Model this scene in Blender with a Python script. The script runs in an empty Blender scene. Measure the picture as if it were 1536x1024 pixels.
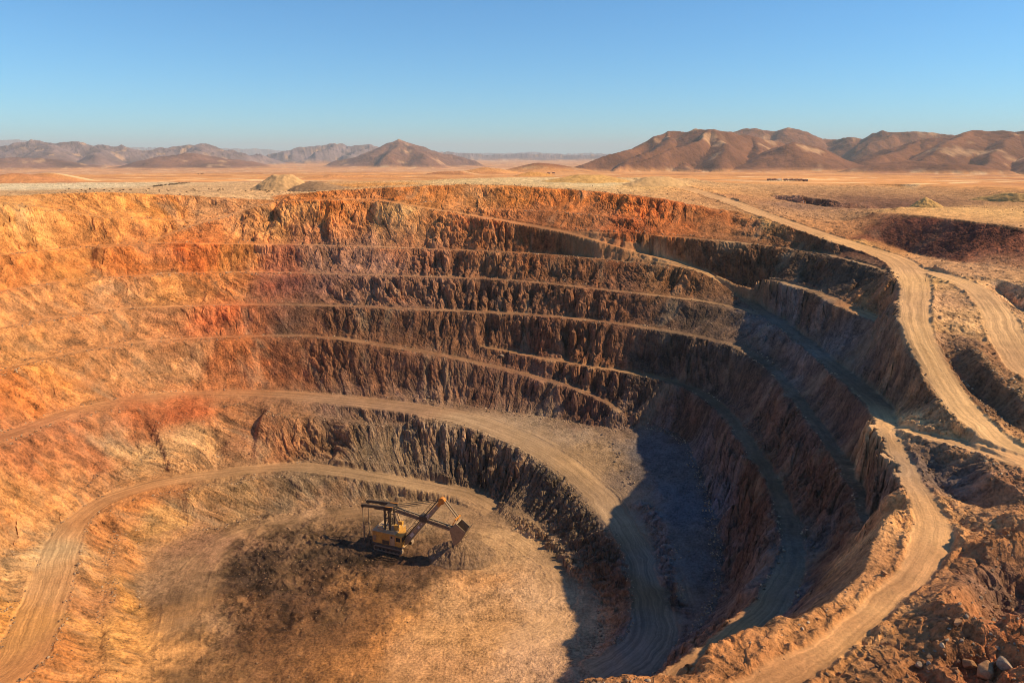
import math, random
import numpy as np

# ------------------------------------------------------------------ survey
FPX, CXP, CYP = 1100.0, 768.0, 512.0          # focal length of the survey photo, in pixels
PITCH = math.atan(280.0 / 1100.0)
CAM_H = 107.0
ct, st = math.cos(PITCH), math.sin(PITCH)

def ray(u, v):
    a, b = np.asarray(u, float) - CXP, np.asarray(v, float) - CYP
    return a, FPX * ct - b * st, -FPX * st - b * ct

def at(u, v, z):
    """plan position of a surveyed point seen at (u, v) with elevation z"""
    dx, dy, dz = ray(u, v)
    t = (CAM_H - np.asarray(z, float)) / -dz
    return dx * t, dy * t

def W(x, y, z, w=0.0):
    return ('w', x, y, z, w)

# bench and road centre lines: (u, v, z, half width); W(x,y,z,w) is a plan point
# name: (rank, is_road, points)
LINES = {
 # haul roads
 'road_ramp': (7, 1, [(430,301,87.6,2.0),(500,300,88,2.0),(562,299,87.9,2.0),(590,303,87.2,2.2),(640,312,84.8,2.4),(700,322,82.2,2.5),(768,333,79.8,2.6),(840,346,77.2,2.8),(900,362,73.6,2.9),
     (960,380,69.3,3.0),(1010,393,66.7,3.0),(1060,410,63.5,3.0),(1100,434,58.4,2.9),(1145,468,53.6,2.8),(1200,508,51.6,2.5),(1250,548,51.4,2.5),(1290,580,51.8,2.9),(1320,610,52.4,2.7),
     (1331,640,53,2.1),(1336,665,52.5,1.9),(1350,692,52,1.8),(1372,728,52,1.9),(1390,765,52,2.1),(1400,795,52,2.7),(1391,830,52,2.4),(1367,864,52,1.8),(1334,896,52,1.55),(1294,931,52,1.5),(1247,967,52,1.5),(1192,1002,52,1.55),(1140,1035,52,1.7),
     W(10,60,52,3),W(-30,52,52,3),W(-80,55,54,3)]),
 'road_rim': (9, 1, [(960,268,94,4),(1000,275,92.5,4),(1050,288,90,4),(1100,304,87,4),(1152,324,83,4),(1200,341,80,4),(1250,358,77.5,4.2),(1300,374,75.5,4.4),(1340,388,74,4.6),(1362,405,72.8,4.4),
     (1373,430,71.5,3.9),(1371,460,69.5,3.5),(1374,490,67.5,3.2),(1387,522,64.8,3.0),(1406,556,62.0,3.0),(1427,591,59.6,2.9),(1454,625,57.8,2.9),(1488,655,56.8,3.0),(1530,683,56.2,3.1),(1580,712,55.8,3.2),W(86,98,55.5,3.3),W(80,72,55.5,3.3)]),
 'road_branch': (7, 1, [(1344,640,53.3,1.0),(1358,643,53.6,1.2),(1380,651,54.0,1.3),(1410,659,54.5,1.5),(1450,668,55.1,1.8),(1495,682,55.6,2.2),(1536,694,55.8,2.6)]),
 'road_side': (9, 1, [(1375,404,72.8,3.0),(1410,412,72.8,2.8),(1445,424,72.4,3.0),(1475,442,71.4,3.4),(1495,468,68.6,3.6),(1508,500,66.6,3.7),(1526,530,64.8,3.8),(1560,565,63,4),W(120,132,61.5,4)]),
 'road_top': (6, 1, [(150,371,71.6,1),(200,367,71.9,1.2),(236,358,73.3,1.4),(265,347,75.9,1.4),(300,335,78.7,1.4),(340,324,81.4,1.4),(384,309,85.3,1.5),(410,303,86.9,1.6)]),
 'road_low': (2, 1, [W(-96,98,13,4.5),W(-102,112,10.5,5),(20,1000,9.0,5.2),(55,930,8.6,5.0),(80,865,8.8,4.8),(96,812,9.2,4.2),(120,776,9.6,3.6),(160,749,10,3.0),(230,726,10,2.9),(310,713,9.8,2.9),
     (384,703,9.6,3.0),(450,700,9.2,3.2),(512,707,8.4,3.4),(580,718,7,3.6),(640,729,5,4),(700,742,3.2,4.5),(740,765,1.8,4)]),
 'road_main': (3, 1, [W(-95,60,40,4),W(-128,95,37,4),W(-140,140,34,4),W(-145,180,31.5,3.2),(0,656,30,2.6),(60,633,29,2.4),(120,613,28,2.3),(180,601,27,2.2),(240,593,26,2.2),(330,588,25,2.4),
     (384,589,24.4,3.6),(450,593,23.6,5),(520,600,22.8,5.5),(580,607,22,5.5),(640,616,21.2,6),(700,628,19.8,6),(750,646,18,5.6),(800,668,15.8,5.4),(850,700,13.2,4.8),(890,735,11.2,4.2),(925,775,9.6,3.8),(955,825,8.4,3.6),(968,870,7.7,3.6),(980,915,6.8,4.5),(980,955,5.8,5.5),(950,990,4.4,6),(900,1020,2.6,6)]),
 'road_floor': (1, 1, [(268,1060,.25,4.2),(268,1010,.25,4.2),(270,950,.25,4.2),(281,890,.25,4),(303,845,.3,3.8),(345,812,.5,3.2),(400,792,.8,3.0),(460,778,1.1,3.0),(520,768,1.5,3),(590,760,1.9,3),(660,757,2.2,3),(720,768,1.7,3)]),
 'road_loop': (1, 1, [(700,790,1.0,2.5),(752,800,.8,3),(800,822,.5,3.2),(838,858,.3,3.2),(846,900,.2,3.2),(815,940,.2,3),(750,965,.1,2.8)]),
 # benches
 'bench_1': (6, 1, [W(-135,50,71,1),W(-165,90,71,1),W(-174,150,72,1),W(-177,205,72,1),(0,383,72.3,1.0),(100,372,71.8,1.0),(190,366,71.8,1.0),(270,364.5,71.9,1.0),(384,366,71.2,1.2),(512,368.5,70.2,1.2),(640,373,69.5,1.2),(768,378,68.8,1.3),(850,383,68,1.4),(900,388,67.2,1.4),(960,394,66.1,1.4),(1030,404,64.5,1.3)]),
 'bench_2': (5, 1, [W(-125,48,61.5,1),W(-155,85,61.5,1),W(-170,140,61.5,1),W(-175,195,61.5,1),(0,437,61.5,1.0),(60,427,61.5,1.0),(130,417,61.5,1.0),(190,414,61,1.0),(250,410,61,1.0),(384,408,60.7,1.2),(512,411,60.5,1.2),(640,415,60,1.3),(768,420,59.4,1.3),(850,428,58.5,1.3),(950,439,57.1,1.3),(1050,451,55.6,1.3),(1100,461,54.2,1.3),(1136,471,53.5,1.2)]),
 'bench_3': (4.5, 1, [W(-115,50,51.5,1),W(-145,82,51.5,1),W(-161,130,51.5,1),W(-168,185,51.5,1.2),(0,493,51.5,1.2),(40,484,51.5,1.2),(100,473,51.3,1.2),(180,463,51.2,1.2),(280,458.5,51,1.2),(384,456.5,50.7,1.5),(512,458.5,50.3,1.6),(640,464,49.5,1.7),(768,470,48.9,1.8),(850,476,48.5,1.8),(950,488,47.3,1.8),(1050,505,46.5,1.8),(1100,518,45.6,1.7),(1150,546,44.4,1.6),(1190,590,43.6,1.6),(1228,640,42.8,1.6),(1265,695,42.2,1.5),(1290,740,41.8,1.2),(1300,775,41.6,.8),(1303,800,41.6,.6)]),
 'bench_4': (4, 1, [W(-108,52,42,1),W(-137,85,42,1),W(-152,125,42,1),W(-158,172,42,1.2),(0,557,42,1.2),(60,540,42,1.2),(130,525.5,41.6,1.2),(200,514.5,41.2,1.2),(265,508.5,41,1.2),(384,504,40.8,1.3),(450,503.5,40.6,1.4),(512,508,40.2,1.6),(560,515,39,1.8),(640,528,36.5,1.9),(700,540,34.3,1.9),(768,556,31.6,1.8),(850,578,28.6,1.6),(900,598,25.4,1.5),(930,616,22.6,1.3)]),
 'bench_5': (3.6, 1, [(722,519,38.0,.8),(768,528,36.5,1.2),(860,545,34.8,1.4),(950,560,32.9,1.5),(1030,580,31.4,1.8),(1075,606,30.6,2.0),(1110,645,30.4,2.0),(1148,705,30.4,2.0),(1180,770,30.4,2.1),(1191,830,30.4,2.3),(1170,885,30.6,2.8),(1135,930,30.8,2.8),(1085,970,31.0,2.6),(1025,1015,31.0,2.6),(980,1050,31,2.4),W(0,88,31,2.4),W(-40,74,31,1)]),
 'bench_6': (6, 1, [(1075,410,63.6,1.0),(1110,416,63.4,1.0),(1160,421,64.0,1.1),(1215,435,63.7,1.6),(1255,452,63.6,2.4),(1290,468,63.0,2.4),(1316,481,62.4,1.6),(1331,491,62,.7)]),
 'bench_7': (7, 1, [(846,346,77,.6),(920,350,76.6,1.0),(1010,355,75.8,1.0),(1060,359,75.2,1.0),(1150,369,73.6,1.0),(1210,377,73,1.0),(1240,381,73.2,1.0),(1265,388,73.2,.9),(1300,397,72.6,.8),(1332,408,72,.8)]),
 'bench_8': (7.6, 1, [W(-193,225,89.7,.8),(0,304,89.7,.8),(50,309,87.8,.8),(100,317,84.9,.7),(150,325.5,82.3,.7),(220,328,80.9,.6),(290,331,79.5,.5)]),
 'ledge_low': (1.5, 0, [(175,800,5.2,.5),(163,860,4.6,.5),(153,940,4.3,.5),(144,1010,4.2,.5),W(-88,118,4.2,.4)]),
}
# break lines: crests, toes and ground levels (u, v, z)
EDGES = {
 # inner pit: crest and toe of the dark face, toe of the floor
 'crest_in': (3, [(400,616,22.0),(430,623,21.2),(480,624,20.2),(560,635,18.7),(610,634,18.6),(680,646,17.2),(740,657,15.8),(770,675,14.2),(800,692,12.6),(850,726,10.8),(890,757,9.5),(922,790,8.7),(943,835,8.1),(953,880,7.5),(958,915,6.9),(945,955,5.4),(915,985,3.8)]),
 'toe_in': (2, [(400,692,10.6),(480,691,10.4),(560,694,9.6),(620,701,8.6),(670,713,7),(705,730,5.6),(740,744,4.6),(772,765,3.6),(803,787,3.0),(832,820,2.3),(864,853,1.9),(886,882,1.4),(893,920,1.2),(890,955,1.0),(870,985,.8)]),
 'toe_floor': (1, [W(-70,112,.4),W(-79,125,.4),(225,1024,.3),(222,950,.3),(222,880,.3),(231,832,.3),(262,812,.4),(312,797,.5),(347,785,.7),(400,771,1.0),(450,764,1.4),(520,757,1.8),(570,750,2.6),(610,744,3.4)]),
 'crest_low': (2, [(285,731,9.8),(340,724,9.5),(395,716,9.2),(450,713,8.6),(520,722,7.0),(570,731,5.4),(610,739,4.2)]),
 'floor_a': (1, [(430,800,.6),(520,830,.4),(600,850,.2),(700,860,.2),(800,880,.2)]),
 'floor_b': (1, [(300,900,0),(400,960,0),(500,980,0),(700,960,0),(820,920,.2)]),
 'floor_c': (1, [(280,1020,0),(450,1024,0),(650,1024,0),(800,1015,.3)]),
 'floor_d': (1, [W(-40,116,.2),W(-10,116,.5),W(8,120,1.0)]),
 # shaded wide bench: toe of the wall behind it
 'toe_mid': (3, [(560,590,23.4),(640,600,22.4),(720,612,20.8),(800,623,19.2),(860,634,18),(930,644,17.4),(985,640,18.6),(1025,660,18.4),(1048,705,15.4),(1068,765,13.4),(1083,830,11.8),(1080,880,10.4),(1052,935,8.4),(1000,985,6.2),(950,1018,4.4),W(20,110,2.5)]),
 'mid_a': (3, [(960,660,16.6),(985,720,14.4),(1005,790,12),(1015,860,10),(1005,915,8)]),
 # side gullies between the ramp and the rim road
 'hollow_a': (7, [(1385,690,52.2),(1410,725,50.8),(1440,755,50.4),(1475,770,50.6)]),
 'hollow_b': (8, [(1412,520,64.4),(1432,560,61.2),(1462,595,58.6),(1502,628,57.2),(1545,655,56.6)]),
 'crest_b': (9, [(1462,520,66.2),(1486,552,63.8),(1515,580,61.8),(1550,612,60.4)]),
 'crest_c': (7, [(1430,672,55.0),(1470,683,55.3),(1490,700,55.5),(1510,725,55.6),(1536,738,55.6)]),
 # rough ground at the lower right
 'bank': (7, [(1345,765,52.4),(1318,802,52.3),(1298,860,52.3),(1262,893,52.3),(1222,922,52.3),(1175,950,52.3),(1130,972,52.3),(1080,1002,52.3),(1045,1026,52.3),W(8,66,52.2)]),
 'fore_a': (7, [(1425,800,52.8),(1455,812,54.2),(1490,806,56.6),(1536,790,58)]),
 'fore_b': (7, [(1440,925,56.0),(1410,905,55.4),(1445,875,54.2),(1470,855,53)]),
 'fore_c': (7, [(1380,985,53.6),(1330,995,52.8),(1280,1015,52.4)]),
 'fore_d': (7, [(1462,962,51.6),(1490,915,51.8),(1536,875,52.8)]),
 'fore_e': (7, [(1480,985,54.6),(1510,965,55.6),(1545,950,56.4),(1500,1024,55.6),(1440,1024,54.4)]),
 'fore_f': (7, [W(60,60,56),W(40,50,56),W(90,70,60),W(100,100,62)]),
 # rim of the pit
 'rim': (9, [W(-150,45,88),W(-175,90,90),W(-190,140,91.5),W(-200,200,91.6),(0,293,91.6),(75,290,91.7),(150,287,91.9),(200,289,91.1),(260,292,90),(310,294.5,89),(384,299,87.8),(410,300,87.6)]),
 'rim_b': (9, [(432,296,88.89),(444,291,90.19),(470,288,90.99),(512,285,91.75),(560,282,92.51),(600,280,93.09),(650,277.5,93.86),(700,276.5,94.15),(768,278,93.8),(850,283,92.62),(900,287,91.65),(950,292,90.49),(1000,299,88.69),(1040,306,86.99),(1080,314,85.15)]),
 'toe_rim': (7.3, [(580,297,88.67),(640,304,86.73),(700,311,84.86),(768,314,84.23),(850,318,83.66),(900,322,82.88),(960,330,81.31)]),
 # plateau behind the rim
 'plat_a': (9, [W(-330,60,92),W(-330,200,93),W(-330,330,92.5),W(-250,420,91),W(-150,440,90.5),W(-90,440,91)]),
 'plat_b': (9, [W(-40,440,93),W(0,440,94),W(60,440,94),W(110,450,93)]),
 'plat_c': (9, [W(-330,478,90),W(0,478,91),W(258,478,87)]),
 'plat_d': (9, [W(258,420,86),W(258,330,86),W(258,60,88)]),
 # trench and the red dump at the right
 'trench_n': (9, [(1158,292,87.43),(1200,294,87.26),(1260,302,85.46),(1320,310,83.3)]),
 'trench_s': (9, [(1165,300,85.06),(1210,307,83.45),(1260,314,82.05),(1320,319,80.86)]),
 'scrub': (9, [(1100,297,88.5),(1150,308,86),(1200,321,82.8),(1250,330,81),(1285,338,79.6)]),
 'dump_top': (9, [(1312,319,85.21),(1330,319,85.63),(1350,320,85.89),(1400,325,85.87),(1450,331,85.65),(1500,337,85.38),(1560,344,84.8),W(195,202,84)]),
 'dump_toe': (9, [(1282,343,80.11),(1300,354,78.27),(1335,369,75.8),(1370,381,74.37),(1420,392,74.13),(1480,400,74.44),(1560,408,74.25),W(165,195,75)]),
 'apron': (9, [(1400,400,74),(1450,410,73.6),(1520,425,73),(1560,440,72.6)]),
 'apron_b': (9, [(1500,440,70.0),(1536,470,67.6),(1560,500,65.4)]),
 'dump_flat': (9, [(1345,311,86.64),(1400,309,87.15),(1500,322,86.07),W(225,235,86.5)]),
}
# ------------------------------------------------------------------ plan grid
X0, X1, Y0, Y1, CELL = -330.0, 260.0, 20.0, 480.0, 0.5
NX, NY = int((X1 - X0) / CELL) + 1, int((Y1 - Y0) / CELL) + 1

def to_plan(pts, edge=False, z_only=None):
    out = []
    for p in pts:
        if p[0] == 'w':
            out.append((p[1], p[2], p[3], p[4]))
        else:
            x, y = at(p[0], p[1], p[2])
            out.append((float(x), float(y), p[2], p[3] if len(p) > 3 else 0.0))
    return np.array(out)

def dense(P, step=0.22):
    """Catmull-Rom through the rows of P, resampled about every `step` metres"""
    P = np.asarray(P, float)
    Q = np.vstack([2 * P[0] - P[1], P, 2 * P[-1] - P[-2]])
    out = []
    for i in range(len(P) - 1):
        p0, p1, p2, p3 = Q[i:i + 4]
        n = max(2, int(np.hypot(*(p2 - p1)[:2]) / step))
        t = (np.arange(n) / n)[:, None]
        d0 = max(np.hypot(*(p1 - p0)[:2]), 1e-3) ** .5
        d1 = max(np.hypot(*(p2 - p1)[:2]), 1e-3) ** .5
        d2 = max(np.hypot(*(p3 - p2)[:2]), 1e-3) ** .5
        m1 = (p2 - p1) + d1 * ((p1 - p0) / d0 - (p2 - p0) / (d0 + d1))
        m2 = (p2 - p1) + d1 * ((p3 - p2) / d2 - (p3 - p1) / (d1 + d2))
        h = (2 * t**3 - 3 * t**2 + 1) * p1 + (t**3 - 2 * t**2 + t) * m1 + (-2 * t**3 + 3 * t**2) * p2 + (t**3 - t**2) * m2
        h[:, 2] = (p1[2] + (p2[2] - p1[2]) * t[:, 0])
        h[:, 3] = (p1[3] + (p2[3] - p1[3]) * t[:, 0])
        out.append(h)
    out.append(P[-1:])
    return np.vstack(out)

def box_blur(a, r):
    k = 2 * r + 1
    for ax in (0, 1):
        pad = [(0, 0), (0, 0)]; pad[ax] = (r + 1, r)
        c = np.cumsum(np.pad(a, pad, mode='edge'), axis=ax)
        n = a.shape[ax]
        a = (np.take(c, range(k, k + n), axis=ax) - np.take(c, range(0, n), axis=ax)) / k
    return a

def shape_faces(Z, fixed):
    """give each face a talus foot, a steep upper part and a clean brow"""
    gy, gx = np.gradient(box_blur(Z, 1), CELL); g = np.hypot(gx, gy)
    sel = (g > .38) & ~fixed
    iy, ix = np.nonzero(sel)
    ends = []
    for sgn in (-1, 1):
        px, py = ix.astype(float), iy.astype(float)
        d = np.zeros(len(ix)); zz = Z[iy, ix].copy(); live = np.ones(len(ix), bool)
        for k in range(70):
            a, b = np.clip(np.rint(py).astype(int), 0, NY - 1), np.clip(np.rint(px).astype(int), 0, NX - 1)
            gg = np.maximum(g[a, b], 1e-6)
            zz = np.where(live, Z[a, b], zz)
            live &= ~fixed[a, b] & (gg > .2)
            if not live.any(): break
            px = np.where(live, px + sgn * gx[a, b] / gg, px); py = np.where(live, py + sgn * gy[a, b] / gg, py)
            d += live
        ends.append((d, zz))
    (dl, zl), (dh, zh) = ends
    t = dl / np.maximum(dl + dh, 1e-6); H = zh - zl
    # some stretches stand nearly clean, others are half buried in their own rubble
    fan = smooth(-.2, .25, pn2(ix * CELL / 13.0, iy * CELL / 13.0, 170) + .5 * pn2(ix * CELL / 5.0, iy * CELL / 5.0, 171))
    q = fan * np.interp(t, [0, .12, .3, .8, .9, 1], [0, .05, .17, .95, .99, 1]) + (1 - fan) * np.interp(t, [0, .2, .5, .82, .93, 1], [0, .18, .44, .9, .98, 1])
    ok = (H > 2.5) & (H < 26) & (dl + dh < 66)
    out = Z.copy()
    k = np.interp(ix * CELL + X0, [-120, -60], [.9, .94])
    k = np.where((ix * CELL + X0 > 34) & (iy * CELL + Y0 < 112), 0, k)
    k = np.where((ix * CELL + X0 > 114) & (iy * CELL + Y0 < 300) & (iy * CELL + Y0 > 150), .12, k)
    out[iy[ok], ix[ok]] = ((1 - k) * Z[iy, ix] + k * (zl + H * q))[ok]
    bl = box_blur(out, 1)
    near = box_blur(sel.astype(float), 1) > .01
    return np.where(near & ~fixed, bl, out)

def survey():
    shape = (NY, NX)
    zsum, zn = np.zeros(shape), np.zeros(shape)
    rk = np.zeros(shape)
    lat = np.full(shape, 99.0); alo = np.zeros(shape); rid = np.full(shape, -1, int); rw = np.ones(shape)
    strip = np.zeros(shape, bool)
    dense_lines = {}
    for li, (name, (rank, road, pts)) in enumerate(LINES.items()):
        D = dense(to_plan(pts)); dense_lines[name] = D
        tx, ty = np.gradient(D[:, 0]), np.gradient(D[:, 1])
        L = np.hypot(tx, ty) + 1e-9; nxx, nyy = -ty / L, tx / L
        s = np.concatenate([[0], np.cumsum(np.hypot(np.diff(D[:, 0]), np.diff(D[:, 1])))])
        ext = {'road_main': 11.0, 'road_floor': 7.0, 'road_loop': 5.0}.get(name, 2.6)
        wmax = D[:, 3].max() + ext + .4
        for o in np.arange(-wmax, wmax + .01, 0.22):
            x, y = D[:, 0] + nxx * o, D[:, 1] + nyy * o
            ix, iy = np.rint((x - X0) / CELL).astype(int), np.rint((y - Y0) / CELL).astype(int)
            ok = (ix >= 0) & (ix < NX) & (iy >= 0) & (iy < NY)
            inn = ok & (abs(o) <= np.maximum(D[:, 3], .3))
            np.add.at(zsum, (iy[inn], ix[inn]), D[inn, 2]); np.add.at(zn, (iy[inn], ix[inn]), 1)
            rk[iy[inn], ix[inn]] = rank; strip[iy[inn], ix[inn]] = True
            if road:      # lateral and running coordinates of the carriageway and its shoulders
                near = ok & (abs(o) <= D[:, 3] + ext)
                a, b = iy[near], ix[near]
                rel = abs(o) - D[near, 3]
                kept = abs(lat[a, b]) - rw[a, b]
                take = rel < kept
                a, b = a[take], b[take]
                lat[a, b] = o; alo[a, b] = s[near][take]; rid[a, b] = li; rw[a, b] = D[near, 3][take]
    for name, (rank, pts) in EDGES.items():
        P = to_plan(pts); D = dense(P); dense_lines[name] = D
        ix, iy = np.rint((D[:, 0] - X0) / CELL).astype(int), np.rint((D[:, 1] - Y0) / CELL).astype(int)
        ok = (ix >= 0) & (ix < NX) & (iy >= 0) & (iy < NY)
        for dx, dy in ((0, 0), (1, 0), (0, 1)):
            a, b = np.clip(iy[ok] + dy, 0, NY - 1), np.clip(ix[ok] + dx, 0, NX - 1)
            free = ~strip[a, b]
            np.add.at(zsum, (a[free], b[free]), D[ok, 2][free]); np.add.at(zn, (a[free], b[free]), 1); rk[a[free], b[free]] = rank
    # coarse-to-fine relaxation between the break lines
    levels = [(zsum, zn, rk * zn)]
    while min(levels[-1][0].shape) > 30:
        def down(a):
            a = np.pad(a, ((0, a.shape[0] % 2), (0, a.shape[1] % 2)))
            return a[0::2, 0::2] + a[1::2, 0::2] + a[0::2, 1::2] + a[1::2, 1::2]
        levels.append(tuple(down(a) for a in levels[-1]))
    Z = R = None
    for k, (zs, n, rs) in enumerate(reversed(levels)):
        m = n > 0; nn = np.maximum(n, 1)
        cz, cr = zs / nn, rs / nn
        if Z is None:
            Z = np.where(m, cz, cz[m].mean()); R = np.where(m, cr, cr[m].mean())
        else:
            Z = np.repeat(np.repeat(Z, 2, 0), 2, 1)[:zs.shape[0], :zs.shape[1]]
            R = np.repeat(np.repeat(R, 2, 0), 2, 1)[:zs.shape[0], :zs.shape[1]]
        fz, fr = np.where(m, cz, 0), np.where(m, cr, 0)
        Z[m] = cz[m]; R[m] = cr[m]
        for it in range(260 if zs.shape[0] > 400 else 500):
            for A, F in ((Z, cz), (R, cr)):
                Pd = np.pad(A, 1, mode='edge')
                B = (Pd[:-2, 1:-1] + Pd[2:, 1:-1] + Pd[1:-1, :-2] + Pd[1:-1, 2:]) * .25
                A[...] = np.where(m, F, B)
    Z = shape_faces(Z, zn > 0)
    return dict(Z=Z, R=R, lat=lat, alo=alo, rid=rid, rw=rw, strip=strip, lines=dense_lines)
# ------------------------------------------------------------------ noise
_g = np.random.default_rng(7)
_PERM = _g.permutation(1024).astype(np.int32)
_a2 = _g.random(1024) * 2 * math.pi
_GX2, _GY2 = np.cos(_a2).astype(np.float32), np.sin(_a2).astype(np.float32)
_v3 = _g.normal(size=(1024, 3)); _v3 /= np.linalg.norm(_v3, axis=1)[:, None]
_G3 = _v3.astype(np.float32)

def _fade(t):
    return t * t * t * (t * (t * 6 - 15) + 10)

def pn2(x, y, seed=0):
    """gradient noise, roughly -0.7..0.7"""
    x = np.asarray(x, np.float64); y = np.asarray(y, np.float64)
    xf, yf = np.floor(x), np.floor(y)
    fx, fy = (x - xf).astype(np.float32), (y - yf).astype(np.float32)
    xi, yi = xf.astype(np.int64), yf.astype(np.int64)
    u, v = _fade(fx), _fade(fy)
    def g(i, j):
        h = _PERM[(_PERM[(xi + i + seed * 131) & 1023] + yi + j) & 1023]
        return _GX2[h] * (fx - i) + _GY2[h] * (fy - j)
    a = g(0, 0); b = g(1, 0); a = a + u * (b - a)
    c = g(0, 1); d = g(1, 1); c = c + u * (d - c)
    return (a + v * (c - a)).astype(np.float32)

def pn3(x, y, z, seed=0):
    xf, yf, zf = np.floor(x), np.floor(y), np.floor(z)
    fx, fy, fz = (x - xf).astype(np.float32), (y - yf).astype(np.float32), (z - zf).astype(np.float32)
    xi, yi, zi = xf.astype(np.int64), yf.astype(np.int64), zf.astype(np.int64)
    u, v, w = _fade(fx), _fade(fy), _fade(fz)
    def g(i, j, k):
        h = _PERM[(_PERM[(_PERM[(xi + i + seed * 131) & 1023] + yi + j) & 1023] + zi + k) & 1023]
        G = _G3[h]
        return G[..., 0] * (fx - i) + G[..., 1] * (fy - j) + G[..., 2] * (fz - k)
    def lx(j, k):
        a = g(0, j, k); return a + u * (g(1, j, k) - a)
    def ly(k):
        a = lx(0, k); return a + v * (lx(1, k) - a)
    a = ly(0)
    return a + w * (ly(1) - a)

def cells2(x, y, seed=0):
    """irregular blocks: a random value per cell and the gap to the next cell"""
    xi, yi = np.floor(x), np.floor(y)
    fx, fy = (x - xi).astype(np.float32), (y - yi).astype(np.float32)
    xi, yi = xi.astype(np.int64), yi.astype(np.int64)
    d1 = np.full(fx.shape, 9., np.float32); d2 = d1.copy(); val = np.zeros(fx.shape, np.float32)
    for i in (-1, 0, 1):
        for j in (-1, 0, 1):
            h = _PERM[(_PERM[(xi + i + seed * 131) & 1023] + yi + j) & 1023]
            h2 = _PERM[(h + 77) & 1023]
            d = np.hypot(i + h.astype(np.float32) / 1024 - fx, j + h2.astype(np.float32) / 1024 - fy)
            near = d < d1
            d2 = np.where(near, d1, np.minimum(d2, d)); val = np.where(near, _PERM[(h2 + 313) & 1023] / 1024.0, val); d1 = np.where(near, d, d1)
    return val.astype(np.float32), d2 - d1

def fbm2(x, y, seed=0, octv=4, gain=.5):
    s = 0; a = 1.0; f = 1.0
    for k in range(octv):
        s = s + a * pn2(x * f, y * f, seed + k); a *= gain; f *= 2.03
    return s

def smooth(a, b, x):
    t = np.clip((x - a) / (b - a), 0, 1)
    return t * t * (3 - 2 * t)

def sample(A, x, y, near=False):
    fx = np.clip((x - X0) / CELL, 0, NX - 1.001); fy = np.clip((y - Y0) / CELL, 0, NY - 1.001)
    if near:
        return A[np.rint(fy).astype(int), np.rint(fx).astype(int)]
    ix, iy = fx.astype(int), fy.astype(int); u, v = fx - ix, fy - iy
    return (A[iy, ix] * (1 - u) + A[iy, ix + 1] * u) * (1 - v) + (A[iy + 1, ix] * (1 - u) + A[iy + 1, ix + 1] * u) * v

# ------------------------------------------------------------------ far country
def plain_z(x, y):
    r = np.hypot(x, y)
    dep = .0222 + .0125 * np.exp(-(np.maximum(r, 300) - 480) / 700.0)
    z = CAM_H - r * dep
    zf = np.maximum(z, -26.0) + 0
    k = smooth(4500, 7500, r)
    z = np.where(r < 4500, z, np.where(r > 7500, -26.0, z * (1 - k) + -26.0 * k))
    n = fbm2(x / 420.0 + 3.1, y / 420.0, 40, 4) * (4.5 * smooth(500, 2600, r))
    n = n + fbm2(x / 60.0, y / 60.0, 45, 3) * .9 * smooth(380, 700, r)
    return z + n

def sky_at(u, v, D):
    dx, dy, dz = ray(u, v)
    h = math.hypot(dx, dy)
    return dx / h * D, dy / h * D, CAM_H + D * dz / h

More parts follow.
